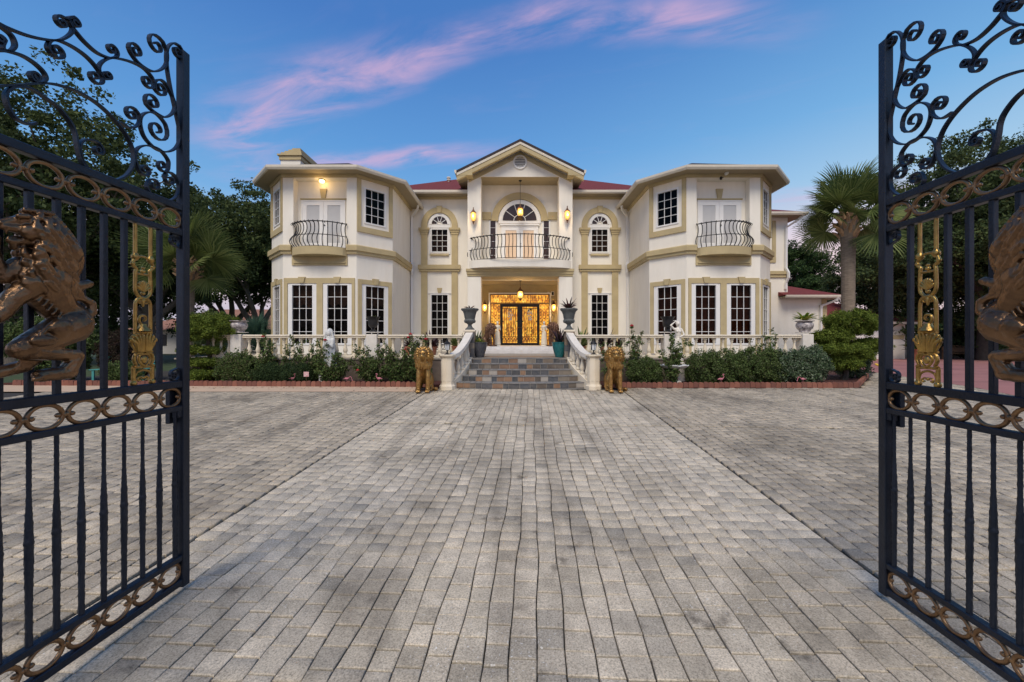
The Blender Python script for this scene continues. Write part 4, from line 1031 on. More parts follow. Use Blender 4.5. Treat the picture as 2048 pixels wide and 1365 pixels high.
# downspouts
def downspout(x, y, ze, zb, sx, z0, oy=-.06):
    b = B(); b.tube([(x + sx * .55, y - .62, ze), (x + sx * .50, y - .50, ze - .14), (x + sx * .1, y + oy - .02, ze - .42), (x + sx * .08, y + oy, ze - .6), (x + sx * .08, y + oy, zb + .35), (x + sx * .14, y + oy - .13, zb + .12), (x + sx * .14, y + oy - .13, zb - .25), (x + sx * .08, y + oy, zb - .5), (x + sx * .08, y + oy, z0)], 1, flat=(.11, .11), up=(.3, -.95, .05))
    return hobj(b, 'downspout', 'white')
downspout(XC - 5.86, YW, ZE - .03, 5.3, 1, ZT); downspout(XC + 5.86, YW, ZE - .03, 5.3, -1, ZT)

# set-back wing beside the boxwood-side bay, with the low garage wing
WY = 22.9; WX1 = 15.85
Fw = Face((11.6, WY), (WX1, WY)); b = B(); Fw.wall(b, 0, ZE + .06); Fw2 = Face((WX1, WY), (WX1, 32)); Fw2.wall(b, 0, ZE + .06); hobj(b, 'wing_wall', 'stucco')
hobj(B().sweep([(11.6, WY), (WX1, WY), (WX1, 32)], [(.0, ZE), (.60, ZE - .03), (.60, ZE + .06), (.0, ZE + .06)]), 'soffit', 'soffit')
hobj(B().sweep([(11.6, WY), (WX1, WY), (WX1, 32)], [(.60, ZE - .045), (.66, ZE - .045), (.70, ZE + .03), (.70, ZE + .12), (.60, ZE + .12)]), 'gutter', 'gutter')
hobj(B().sweep([(11.6, WY), (WX1, WY)], [(.003, 5.05), (.08, 5.05), (.08, 5.18), (.14, 5.22), (.14, 5.40), (.003, 5.40)]), 'string_course', 'tan')
b = B(); Fw.box(b, 3.35, 3.55, 5.9, 8.3, .003, .05); Fw.box(b, 2.7, 3.35, 5.9, 6.1, .003, .05); hobj(b, 'window_trim', 'tan')
b = B(); b.add([(11.0, 22.25, ZE + .115), (16.5, 22.25, ZE + .115), (16.5, 32, ZE + .115), (11.0, 32, ZE + .115), (11.0, 27, 10.6), (13.4, 27, 10.6)], [(0, 1, 5, 4), (1, 2, 5), (2, 3, 4, 5), (3, 2, 1, 0)]); hobj(b, 'wing_roof', 'shingle')
LX1 = 18.05; LZ = 3.86
b = B(); F1 = Face((WX1 - .5, WY - .012), (LX1, WY - .012)); F1.wall(b, 0, LZ + .1); F2 = Face((LX1, WY - .012), (LX1, 34)); F2.wall(b, 0, LZ + .1); hobj(b, 'garage_wing_wall', 'stucco')
for k in range(9):
    z = .25 + k * .40; w = .40 if k % 2 else .26
    b = B(); b.box(LX1 - w, LX1 + .03, WY - .045, WY + w, z, z + .385); hobj(b, 'quoin', 'tan')
hobj(B().sweep([(15.35, WY), (LX1, WY), (LX1, 34)], [(0, LZ), (.55, LZ - .02), (.55, LZ + .05), (0, LZ + .05)]), 'soffit', 'soffit')
hobj(B().sweep([(15.35, WY), (LX1, WY), (LX1, 34)], [(.55, LZ - .05), (.60, LZ - .05), (.64, LZ + .02), (.64, LZ + .12), (.55, LZ + .12)]), 'gutter', 'gutter')
b = B(); b.add([(15.3, 22.3, LZ + .11), (18.64, 22.3, LZ + .11), (18.64, 34, LZ + .11), (15.3, 34, LZ + .11), (15.3, 26, 5.4), (15.3, 30, 5.4)], [(0, 1, 4), (1, 2, 5, 4), (2, 3, 5), (3, 0, 4, 5), (3, 2, 1, 0)]); hobj(b, 'garage_wing_roof', 'shingle')
b = B(); b.tube([(18.3, WY - .6, LZ - .02), (18.2, WY - .5, LZ - .18), (17.72, WY - .1, LZ - .45), (17.7, WY - .08, LZ - .6), (17.7, WY - .08, .1)], 1, flat=(.11, .11), up=(.3, -.95, .05)); hobj(b, 'downspout', 'white')
b = B(); b.tube([(16.35, WY - .55, ZE - .05), (16.1, WY - .4, ZE - .3), (15.72, WY - .08, ZE - .6), (15.70, WY - .06, 5.6), (15.76, WY - .2, 5.3), (15.76, WY - .2, 5.0), (15.70, WY - .06, 4.7), (15.70, WY - .06, LZ + .5)], 1, flat=(.11, .11), up=(.3, -.95, .05)); hobj(b, 'downspout', 'white')

# ------------------------------------------------------------------ garage, garden wall, neighbour house
gar = thing('garage', 'low cream garage with red hip roof and panelled white door', 'garage', (27.5, 34, 0))
def gobj(b, n, m, p=None): b.v = [(x - 27.5, y - 34, z) for x, y, z in b.v]; return b.obj(n, m, p or gar)
Fg2 = Face((21.5, 31), (30.6, 31)); b = B(); Fg2.wall(b, 0, 2.85); Face((30.6, 31), (30.6, 39)).wall(b, 0, 2.85); gobj(b, 'wall', 'stucco')
b = B(); b.add([(20.8, 30.4, 2.86), (31.7, 30.4, 2.86), (31.7, 40, 2.86), (20.8, 40, 2.86), (24.5, 35, 5.0), (27, 35, 5.0)], [(0, 1, 5, 4), (1, 2, 5), (2, 3, 4, 5), (3, 0, 4), (3, 2, 1, 0)]); gobj(b, 'roof', 'shingle')
gobj(B().sweep([(20.9, 30.9), (31.2, 30.9), (31.2, 39.6)], [(0, 2.70), (.5, 2.70), (.52, 2.86), (0, 2.86)]), 'fascia', 'gutter')
b = B(); Fg2.box(b, 3.2, 7.55, 0, 2.2, .003, .04); gd = gobj(b, 'garage_door', 'white')
for i in range(4):
    for j in range(4):
        b = B(); Fg2.box(b, 3.3 + i * 1.06, 4.26 + i * 1.06, .1 + j * .53, .55 + j * .53, .042, .06); gobj(b, 'door_panel', 'white', gd)
b = B(); Fg2.box(b, 7.7, 9.0, 1.55, 1.85, .003, .05); gobj(b, 'wall_band', 'tan')
t = thing('garden_wall', 'low white rendered garden wall behind the wooden bench', 'wall', (38, 33.5, 0))
B().cbox(-7.5, 14, -.12, .12, 0, 1.55, .02).obj('wall', 'far_wall', t); B().cbox(-7.55, 14.05, -.17, .17, 1.552, 1.65, .02).obj('coping', 'far_wall', t)
t = thing('neighbour_house', 'neighbouring house with tan tile roof glimpsed behind the palmetto', 'house', (-32, 48, 0))
B().box(-8, 8, -5, 5, 0, 2.6).obj('wall', 'far_wall', t)
B().add([(-9, -6, 2.6), (9, -6, 2.6), (9, 6, 2.6), (-9, 6, 2.6), (-3.5, 0, 5.2), (3.5, 0, 5.2)], [(0, 1, 5, 4), (1, 2, 5), (2, 3, 4, 5), (3, 0, 4), (3, 2, 1, 0)]).obj('roof', 'tile_roof', t)
for k in range(4):
    wo_ = B().box(-6.5 + 3.6 * k, -5.3 + 3.6 * k, -5.06, -5.001, .9, 2.1).obj('window', 'black', t)
t = thing('neighbour_house', 'red-roofed neighbouring house seen through the oak trunks', 'house', (-30.5, 60, 0))
B().box(-6, 6, -4, 4, 0, 2.8).obj('wall', 'far_wall', t)
B().add([(-7, -5, 2.8), (7, -5, 2.8), (7, 5, 2.8), (-7, 5, 2.8), (-2, 0, 5.9), (2, 0, 5.9)], [(0, 1, 5, 4), (1, 2, 5), (2, 3, 4, 5), (3, 0, 4), (3, 2, 1, 0)]).obj('roof', 'terracotta', t)

# ================================================================== wrought iron gates
# leaf coordinates: x = along the leaf from its free end, y = towards the drive, z = height
LL = 2.30                                              # leaf length
SCROLLS = [
((0.046, 3.41, 0.034),[(0.032, 3.461), (0.08, 3.444), (0.123, 3.373), (0.127, 3.266), (0.103, 3.135), (0.062, 2.991), (0.026, 2.839), (0.056, 2.738), (0.127, 2.673), (0.204, 2.656), (0.278, 2.689), (0.308, 2.752), (0.303, 2.813), (0.262, 2.863), (0.204, 2.888), (0.144, 2.861), (0.124, 2.82)],(0.196, 2.787, 0.049)),
((0.199, 3.339, 0.041),[(0.155, 3.396), (0.127, 3.349), (0.129, 3.275), (0.16, 3.212), (0.215, 3.157), (0.268, 3.138), (0.328, 3.141), (0.367, 3.166), (0.382, 3.192)],(0.338, 3.204, 0.044)),
((0.729, 3.067, 0.024),[(0.724, 3.1), (0.699, 3.106), (0.68, 3.08), (0.685, 3.047), (0.71, 3.003), (0.744, 2.963), (0.797, 2.926), (0.866, 2.892), (0.936, 2.871), (0.99, 2.864), (1.15, 2.86)],None),
((0.668, 3.116, 0.025),[(0.678, 3.14), (0.699, 3.114), (0.689, 3.086), (0.667, 3.07), (0.622, 3.045), (0.559, 3.031), (0.493, 3.049), (0.454, 3.082)],(0.478, 3.108, 0.033)),
((0.503, 2.942, 0.025),[(0.497, 2.921), (0.526, 2.908), (0.549, 2.937), (0.543, 2.977), (0.51, 3.028), (0.458, 3.072), (0.367, 3.114), (0.288, 3.129), (0.236, 3.11), (0.218, 3.077)],(0.262, 3.063, 0.038)),
((0.751, 2.904, 0.029),[(0.778, 2.873), (0.79, 2.892), (0.784, 2.921), (0.771, 2.941), (0.738, 2.964), (0.681, 2.976), (0.622, 2.973), (0.575, 2.954), (0.535, 2.921)],(0.569, 2.889, 0.028)),
((0.172, 3.074, 0.035),[(0.213, 3.045), (0.211, 3.092), (0.183, 3.125), (0.155, 3.133), (0.127, 3.12), (0.086, 3.072), (0.066, 3.021), (0.086, 2.956), (0.138, 2.901), (0.183, 2.891), (0.236, 2.895), (0.27, 2.91)],(0.226, 2.948, 0.04)),
((0.362, 2.794, 0.03),[(0.343, 2.836), (0.318, 2.814), (0.316, 2.767), (0.347, 2.721), (0.385, 2.702), (0.436, 2.706)],None),
(None,[(1.10, 2.352), (1.06, 2.45), (0.99, 2.561), (0.907, 2.625), (0.797, 2.704), (0.717, 2.738), (0.637, 2.751), (0.543, 2.739), (0.449, 2.694), (0.385, 2.634), (0.352, 2.556), (0.357, 2.478), (0.395, 2.405), (0.449, 2.355), (0.488, 2.339)],None),
(None,[(0.839, 2.48), (0.866, 2.458), (0.907, 2.457), (0.93, 2.474), (0.948, 2.514), (0.951, 2.556), (0.93, 2.596), (0.896, 2.624), (0.854, 2.639), (0.797, 2.628), (0.738, 2.608), (0.689, 2.562), (0.667, 2.516), (0.658, 2.454), (0.637, 2.38), (0.607, 2.346), (0.567, 2.338)],None),
((0.555, 2.482, 0.025),[(0.535, 2.505), (0.559, 2.524), (0.607, 2.515), (0.637, 2.485), (0.647, 2.434), (0.628, 2.375), (0.583, 2.339)],None),
((0.16, 2.566, 0.037),[(0.115, 2.568), (0.117, 2.62), (0.166, 2.659), (0.226, 2.661), (0.278, 2.642), (0.323, 2.604), (0.343, 2.551), (0.336, 2.506), (0.318, 2.466)],(0.28, 2.487, 0.037)),
((0.215, 2.414, 0.038),[(0.257, 2.422), (0.266, 2.38), (0.236, 2.345), (0.183, 2.338), (0.115, 2.346), (0.056, 2.396), (0.034, 2.469), (0.054, 2.526)],(0.103, 2.495, 0.042)),
((0.839, 2.71, 0.026),[(0.848, 2.685), (0.817, 2.694), (0.797, 2.726), (0.807, 2.754), (0.842, 2.773), (0.89, 2.777), (0.941, 2.761), (0.99, 2.736), (1.15, 2.70)],None),
((0.972, 2.797, 0.021),[(0.955, 2.804), (0.963, 2.771), (0.958, 2.757), (0.933, 2.771), (0.918, 2.808), (0.93, 2.843), (0.958, 2.854), (0.99, 2.857)],None),
]
def curl(c, p_end, p_prev):
    """spiral from the curve end into the scroll eye"""
    cx_, cz_, r = c; dx, dz = p_end[0] - cx_, p_end[1] - cz_; a0 = math.atan2(dz, dx); r0 = math.hypot(dx, dz)
    tx, tz = p_end[0] - p_prev[0], p_end[1] - p_prev[1]; sg = 1 if (-dz * tx + dx * tz) > 0 else -1
    return [(cx_ + (r0 + (r * .30 - r0) * t ** .8) * math.cos(a0 + sg * t * 2 * math.pi * 1.3), cz_ + (r0 + (r * .30 - r0) * t ** .8) * math.sin(a0 + sg * t * 2 * math.pi * 1.3)) for t in [i / 20 for i in range(1, 21)]]
def scroll_path(a, pts, c):
    P = [tuple(p) for p in crom(pts, 5)]
    if a: P = curl(a, P[0], P[1])[::-1] + P
    if c: P = P + curl(c, P[-1], P[-2])
    return P
LION = [('crown',(0.875, 2.022, 0.018),(0.76, 2.036, 0.018)),('head',(0.868, 1.957, 0.053),(0.818, 1.936, 0.066)),('muzzle',(0.921, 1.938, 0.022),(0.875, 1.947, 0.039)),('jaw',(0.902, 1.871, 0.014),(0.854, 1.888, 0.035)),
('mane',(0.804, 1.985, 0.05),(0.706, 1.866, 0.062)),('mane',(0.826, 1.899, 0.066),(0.728, 1.785, 0.062)),('mane',(0.878, 1.815, 0.036),(0.789, 1.801, 0.075)),('chest',(0.861, 1.726, 0.074),(0.789, 1.702, 0.081)),
('torso',(0.811, 1.681, 0.084),(0.743, 1.571, 0.066)),('waist',(0.743, 1.571, 0.062),(0.671, 1.511, 0.066)),('hip',(0.671, 1.492, 0.075),(0.712, 1.453, 0.072)),
('thigh',(0.679, 1.473, 0.078),(0.868, 1.362, 0.050)),('knee',(0.868, 1.362, 0.050),(0.888, 1.354, 0.045)),('shin',(0.861, 1.345, 0.042),(0.654, 1.316, 0.027)),('foot',(0.654, 1.311, 0.028),(0.690, 1.238, 0.030)),('foot',(0.687, 1.228, 0.03),(0.811, 1.219, 0.026)),
('back',(0.789, 1.415, 0.048),(0.861, 1.327, 0.036)),('back',(0.84, 1.309, 0.032),(0.881, 1.272, 0.028)),('back',(0.881, 1.272, 0.03),(0.984, 1.246, 0.027)),
('arm',(0.895, 1.754, 0.042),(0.955, 1.69, 0.028)),('arm',(0.958, 1.69, 0.026),(0.992, 1.815, 0.021)),('arm',(0.992, 1.82, 0.023),(0.996, 1.868, 0.029)),
('arm2',(0.854, 1.657, 0.050),(0.915, 1.599, 0.038)),('arm2',(0.915, 1.599, 0.038),(0.953, 1.529, 0.030)),('arm2',(0.953, 1.529, 0.032),(0.978, 1.502, 0.028)),
('tail',(0.625, 1.52, 0.022),(0.578, 1.555, 0.020)),('tail',(0.578, 1.555, 0.020),(0.580, 1.605, 0.018)),('tail',(0.580, 1.605, 0.018),(0.628, 1.632, 0.016)),('tail',(0.628, 1.629, 0.016),(0.696, 1.636, 0.016)),('tail',(0.696, 1.636, 0.016),(0.72, 1.685, 0.015)),('tail',(0.72, 1.685, 0.015),(0.696, 1.726, 0.014)),('tail',(0.696, 1.726, 0.014),(0.663, 1.693, 0.014)),('tuft',(0.652, 1.693, 0.022),(0.590, 1.714, 0.015))]
OUT = dict(crown=.06, head=.065, muzzle=.075, jaw=.07, mane=.055, chest=.055, torso=.055, waist=.05, hip=.062, thigh=.08, knee=.095, shin=.09, foot=.085, back=.04, arm=.06, arm2=.085, tail=.075, tuft=.075)
def lion_relief():
    """rampant lion standing proud of the bars; U sets a point at y off the leaf so that its bulk sits over the outline drawn on the leaf plane"""
    pr = []
    def U(s, z, y): k = (2.35 - y) / 2.35; return (2.82 - (2.82 - s) * k, y, CAMZ + (z - CAMZ) * k)
    def cap(a, r0, c, r1): pr.append((U(*a), r0, U(*c), r1))
    def ell(a, r): pr.append((U(*a), r))
    for n, (s0, z0, r0), (s1, z1, r1) in LION:
        y = OUT[n]; k = {'chest': 1.14, 'torso': 1.13, 'waist': 1.14, 'hip': 1.12, 'thigh': 1.12, 'mane': 1.10, 'foot': 1.2, 'arm2': 1.08, 'tail': 1.15, 'tuft': 1.3}.get(n, 1.05)
        cap((s0, z0, y), r0 * k, (s1, z1, y), r1 * k)
    rnd = random.Random(5)
    # wavy mane locks: start on the skull and neck, swing back and down
    for k in range(85):
        u = rnd.random(); s = .875 - .20 * rnd.random(); z = 2.02 - .30 * u
        if s > .835 and z > 1.87: continue
        if s < .70 and z > 1.95: continue
        l = rnd.uniform(.07, .12); y0 = .134 - 1.1 * abs(s - .79) ** 1.4; a = rnd.uniform(-.55, -.05); w = rnd.uniform(.008, .016)
        P = [(s, z, y0), (s + l * a * .45 + w, z - l * .33, y0 + .012), (s + l * a * .75 - w * .4, z - l * .68, y0 + .010), (s + l * a * 1.15, z - l, y0 - .004)]
        for q, (r0, r1) in zip(range(3), ((.010, .014), (.014, .011), (.011, .003))): cap(P[q], r0, P[q + 1], r1)
    for k in range(18):                                            # locks standing out behind the neck
        t = k / 17; s = .738 - .09 * math.sin(math.pi * min(1, t * 1.1)); z = 2.02 - .33 * t
        cap((s, z, .07), .017, (s - .022, z - .028, .07), .011); cap((s - .022, z - .028, .07), .011, (s - .026, z - .062, .066), .003)
    for k in range(7):                                             # ribs
        s = .815 - .020 * k; z = 1.645 - .020 * k; cap((s + .022, z - .035, .115), .0065, (s - .018, z + .03, .112), .0075)
    for s, z, r in ((.80, 1.70, .036), (.765, 1.715, .032), (.845, 1.68, .034)): ell((s, z, .122), (r, .022, r))
    ell((.71, 1.46, .145), (.05, .02, .045)); ell((.79, 1.395, .15), (.055, .018, .026)); cap((.80, 1.338, .125), .013, (.70, 1.322, .118), .009); cap((.74, 1.50, .125), .012, (.80, 1.43, .145), .010)
    for k in range(4):                                             # toes and claws
        for (s, z, y) in ((.992, 1.895, .085), (.982, 1.492, .10), (.815, 1.206, .095), (.99, 1.234, .05)):
            cap((s - .004, z + .004 * k, y + .028 - .019 * k), .0150, (s + .016, z - .004, y + .028 - .019 * k), .011)
            cap((s + .018, z - .004, y + .028 - .019 * k), .006, (s + .030, z - .014, y + .028 - .019 * k), .002)
    for k in range(9): cap((.90 - .006 * k, 1.275 + .012 * (k % 3), .062), .009, (.90 - .006 * k, 1.25, .066), .003); cap((.665 + .004 * k, 1.29 - .004 * k, .108), .008, (.672 + .004 * k, 1.262 - .004 * k, .112), .003)
    # face in profile: brow, long nose bridge, nose tip, whisker pad, cheek, ear, open jaw with fangs and tongue
    cap((.858, 1.985, .095), .030, (.928, 1.962, .088), .019); cap((.928, 1.962, .088), .019, (.958, 1.945, .085), .015); ell((.966, 1.944, .085), (.010, .018, .012)); cap((.905, 1.935, .095), .022, (.948, 1.930, .092), .016)
    cap((.892, 1.998, .118), .011, (.858, 2.008, .122), .012); ell((.850, 1.930, .122), (.034, .022, .036)); cap((.812, 2.012, .12), .016, (.800, 2.038, .115), .008)
    cap((.940, 1.918, .10), .006, (.938, 1.892, .10), .002); cap((.852, 1.885, .10), .022, (.925, 1.868, .09), .013); cap((.930, 1.872, .09), .012, (.936, 1.864, .088), .008); cap((.895, 1.894, .09), .008, (.932, 1.886, .09), .006); ell((.915, 1.848, .085), (.014, .018, .020))
    for k in range(7): ell((.872 - .019 * k, 2.034 + .003 * k, .10), (.010, .012, .013))
    for k in range(6): cap((.655, 1.693, .075), .010, (.60 + .004 * k, 1.735 - .013 * k, .072), .004)   # tail tuft strands
    return blob('lion_relief', pr, .0048, 'bronze', 1, lumps=.0016, lscale=60)
def ring_mesh():
    b = B(); n = 24; vs = []
    b.tube([(.076 * math.cos(2 * math.pi * i / n), 0, .062 * math.sin(2 * math.pi * i / n)) for i in range(n + 1)], .0115, 8, close=False)
    for sx in (-1, 1):
        b.ball((sx * .0555, 0, 0), (.014, .013, .013), 8, 6); b.ball((sx * .081, 0, 0), (.012, .016, .017), 8, 6)
    return b.mesh('ring', 'ring_gold', 60)
def twisted_bar(z0, z1):
    """slim forged bar: rope-ridged, swelling to a collared middle, plainer and a little stouter below"""
    b = B(); n = 72; vs = []; K = 8
    for i in range(n + 1):
        t = i / n; z = z0 + (z1 - z0) * t; d = t - .50
        w = .0185 - (.0085 * min(1, d / .22) if d > 0 else .0045 * min(1, -d / .30))
        if abs(d) < .012: w *= 1.16
        elif abs(d) < .03: w *= .90
        tw = abs(d) * 34
        vs += [(w * (1 + .085 * math.cos(4 * (2 * math.pi * k / K) - tw * 4) * (1 if .02 < t < .98 else 0)) * math.cos(2 * math.pi * k / K + tw * .25), w * (1 + .085 * math.cos(4 * (2 * math.pi * k / K) - tw * 4)) * math.sin(2 * math.pi * k / K + tw * .25), z) for k in range(K)]
    b.add(vs, [(j * K + i, j * K + (i + 1) % K, j * K + K + (i + 1) % K, j * K + K + i) for j in range(n) for i in range(K)])
    return b.mesh('twisted_bar', 'iron', 50)
def gilt_ornament():
    """tall cast panel: rods, arches, palmettes, acanthus fan, medallion and footed base"""
    b = B(); H = 1.0; z = lambda t: 1.122 + t
    for sx in (-1, 1):
        b.tube([(sx * .05, 0, z(1.004)), (sx * .05, 0, z(.80))], .010, 8)
        b.lathe([(.011, 0), (.02, .012), (.02, .03), (.011, .045)], 10, (sx * .05, 0, z(.775)))
        b.tube(crom([(sx * .05, 0, z(.79)), (sx * .064, 0, z(.765)), (sx * .066, 0, z(.745)), (sx * .045, 0, z(.725)), (sx * .048, 0, z(.70)), (sx * .05, 0, z(.62)), (sx * .046, 0, z(.575)), (sx * .02, 0, z(.548)), (0, 0, z(.542))], 4), .0098, 8)
        b.tube(crom([(sx * .05, 0, z(.79)), (sx * .03, 0, z(.80)), (sx * .012, 0, z(.808)), (0, 0, z(.806))], 4), .007, 6)
        b.tube(crom([(0, 0, z(.545)), (sx * .028, 0, z(.54)), (sx * .046, 0, z(.515)), (sx * .05, 0, z(.46)), (sx * .05, 0, z(.33))], 4), .0098, 8)
        b.ball((sx * .066, 0, z(.752)), .013); b.tube(crom([(0, 0, z(.545)), (sx * .012, 0, z(.53)), (sx * .03, 0, z(.527)), (sx * .024, 0, z(.512)), (sx * .012, 0, z(.515))], 3), .006, 6)
        # acanthus fan leaves
        for k, (o, h) in enumerate(((.012, .318), (.032, .315), (.052, .305), (.07, .285))):
            b.tube(crom([(sx * (.008 + .01 * k), .004, z(.205)), (sx * (.012 + .013 * k), .01, z(.255)), (sx * o, .008, z(h - .012)), (sx * (o + .012), .004, z(h)), (sx * (o + .016), .0, z(h - .014))], 4), [.011] * 8 + [.009] * 9, 6)
        b.tube(crom([(sx * .075, 0, z(.29)), (sx * .074, 0, z(.255)), (sx * .055, 0, z(.225)), (sx * .045, 0, z(.205))], 4), .0075, 6)
        # medallion scrolls
        b.tube(crom([(sx * .01, .004, z(.198)), (sx * .05, .004, z(.19)), (sx * .062, .004, z(.155)), (sx * .05, .004, z(.122)), (sx * .066, .004, z(.112))], 4), .010, 6)
        b.tube(crom([(0, .008, z(.19)), (sx * .028, .008, z(.183)), (sx * .036, .008, z(.155)), (sx * .018, .008, z(.125)), (0, .008, z(.115))], 4), .008, 6)
        # base legs
        b.tube([(sx * .062, 0, z(.105)), (sx * .06, 0, z(.02))], [.011, .012], 8); b.lathe([(.013, 0), (.018, .006), (.018, .02), (.012, .028)], 10, (sx * .06, 0, z(-.004)))
        b.tube(crom([(sx * .058, 0, z(.035)), (sx * .045, 0, z(.07)), (sx * .02, 0, z(.085)), (0, 0, z(.088))], 4), .0075, 6)
        b.tube(crom([(0, 0, z(.04)), (sx * .02, 0, z(.045)), (sx * .034, 0, z(.035)), (sx * .03, 0, z(.022)), (sx * .018, 0, z(.026))], 4), .006, 6)
    b.tube([(-.068, 0, z(.108)), (.068, 0, z(.108))], .009, 6); b.tube([(-.062, 0, z(.205)), (.062, 0, z(.205))], .008, 6); b.tube([(-.055, 0, z(.325)), (.055, 0, z(.325))], .011, 6); b.tube([(-.05, 0, z(.695)), (.05, 0, z(.695))], .007, 6)
    b.ball((0, .008, z(.155)), (.02, .012, .025)); b.ball((0, 0, z(.715)), .014); b.ball((0, 0, z(.735)), .01); b.ball((0, 0, z(.04)), .011)
    for k in range(7):                                         # palmette
        a = R(-75 + 25 * k); b.capsule((0, .002, z(.585)), .005, (.036 * math.sin(a), .004, z(.60 + .045 * math.cos(a))), .011, 8)
    b.ball((0, 0, z(.575)), .013); b.capsule((0, 0, z(.53)), .013, (0, 0, z(.495)), .006)
    b.lathe([(.045, 0), (.04, .012), (.022, .03), (.018, .045)], 10, (0, 0, z(.335)))
    b.tube(crom([(.004, 0, z(.37)), (.026, 0, z(.40)), (.016, 0, z(.43)), (-.012, 0, z(.43)), (-.018, 0, z(.41)), (-.004, 0, z(.402))], 4), .008, 6)
    return b.mesh('gilt_ornament', 'gilt', 50)
def build_gate():
    g = thing('iron_gate', 'black iron gate leaf', 'gate', (0, 0, 0), group=None)
    w = .026
    def post(x, z1): B().cbox(x - .028, x + .028, -.028, .028, -.335, z1, .004).obj('gate_post', 'iron', g)
    post(-.0, 3.44); post(LL, 3.44)
    B().cbox(LL + .06, LL + .16, -.05, .05, -.62, 3.3, .006).obj('hinge_post', 'iron', g)
    for z in (.1, 1.2, 2.3): B().cbox(LL + .02, LL + .09, -.02, .02, z, z + .1, .004).obj('hinge', 'iron', g)
    for z0, z1 in ((2.306, 2.352), (2.13, 2.166), (1.07, 1.118), (.907, .943), (-.143, -.106), (-.319, -.275)):
        B().cbox(.027, LL - .027, -.024, .024, z0, z1, .004).obj('rail', 'iron', g)
    ub = B().cbox(-.0135, .0135, -.0135, .0135, 1.116, 2.132, .003).mesh('bar', 'iron'); tb = twisted_bar(-.108, .909)
    n = 19; sp = (LL - .128) / n
    for k in range(n + 1):
        x = .064 + sp * k
        o = link('twisted_bar', tb, g); o.location = (x, 0, 0); o.rotation_euler = (0, 0, 0)
        if k in (0, 2, n, n - 2): continue
        o = link('bar', ub, g); o.location = (x, 0, 0)
    rm = ring_mesh()
    for zc in (2.236, 1.0065, -.209):
        for k in range(13): o = link('ring', rm, g); o.location = (.10 + .175 * k, 0, zc)
    gm = gilt_ornament()
    for x in (.29, LL - .29): o = link('gilt_ornament', gm, g); o.location = (x, 0, 0)
    for a, pts, c in SCROLLS:
        P = scroll_path(a, pts, c)
        for mir in (0, 1):
            b = B(); b.tube([((LL - s) if mir else s, 0, z) for s, z in P], 1, flat=(.026, .0095), up=(0, 1, 0)); b.obj('scroll', 'iron', g)
    for x0, sg in ((0, 1), (LL, -1)):                          # corner scrolls of the middle field
        for zc, fl in ((2.075, 1), (1.175, -1)):
            P = scroll_path((.075, fl * .012, .022), [(.07, fl * -.02), (.045, fl * -.028), (.033, fl * .0), (.034, fl * .03), (.05, fl * .052), (.075, fl * .052)], (.08, fl * .032, .018))
            b = B(); b.tube([(x0 + sg * x, 0, zc + z) for x, z in P], 1, flat=(.022, .009), up=(0, 1, 0)); b.obj('scroll', 'iron', g)
    B().cbox(-.05, .075, -.062, -.030, .82, 1.09, .004).obj('latch_plate', 'iron', g)
    B().cbox(.02, .06, -.028, .02, .86, .92, .004).obj('latch_bolt', 'iron', g)
    lm = lion_relief(); link('lion_relief', lm, g)
    return g
gate = build_gate()
gate.location = (-2.33, 2.82, 0); ga = math.atan2(-1, -SL); gate.rotation_euler = (0, 0, ga)
gate['label'] = 'black iron gate leaf with bronze lion, on the side of the rose bed'
gate2 = copy_tree(gate); gate2.location = (2.55, 2.717, 0); gate2.scale = (1, -1, 1)
gate2['label'] = 'black iron gate leaf with bronze lion, on the side of the pink driveway'
for g_ in (gate, gate2): g_['group'] = 'gate leaves standing open'

# ================================================================== lamps
def point(parent, loc, watts, r=.05, col=(1, .68, .32)):
    l = bpy.data.lights.new('lamp', 'POINT'); l.energy = watts; l.shadow_soft_size = r; l.color = col
    o = bpy.data.objects.new('lamp', l); COL.objects.link(o); o.parent = parent; o.location = loc; return o
def wall_lantern(label, loc, s, watts, group):
    """curved bracket, finial, tapering glass body with a leafy cap and pendant base; hangs on a wall facing -y"""
    t = thing('wall_lantern', label, 'lantern', loc, group=group, scale=s)
    b = B(); b.cbox(-.06, .06, -.012, .0, .05, .42, .004); b.tube(crom([(0, -.01, .1), (0, -.10, .08), (0, -.19, .22), (0, -.22, .40), (0, -.2, .46)], 5), .014, 6); b.obj('bracket', 'black', t)
    c = (0, -.2, 0)
    B().lathe([(.15, .30), (.155, .315), (.11, .36), (.06, .42), (.05, .45), (.035, .48), (.02, .52), (.03, .55), (.012, .60)], 12, c).obj('cap', 'brown_bronze', t)
    B().lathe([(.05, -.10), (.095, -.04), (.125, .06), (.135, .16), (.13, .25), (.12, .30)], 12, c).obj('glass_body', 'bulb_soft', t)
    for k in range(6):
        a = R(60 * k); B().tube([(r * math.cos(a), -.2 + r * math.sin(a), z) for r, z in ((.055, -.10), (.10, -.04), (.13, .06), (.14, .16), (.135, .25), (.13, .305))], .006, 5).obj('cage_rib', 'black', t)
    B().lathe([(.01, -.27), (.03, -.24), (.02, -.21), (.045, -.17), (.06, -.12), (.05, -.098)], 10, c).obj('base_finial', 'brown_bronze', t)
    point(t, (0, -.42, .12), watts)
    return t
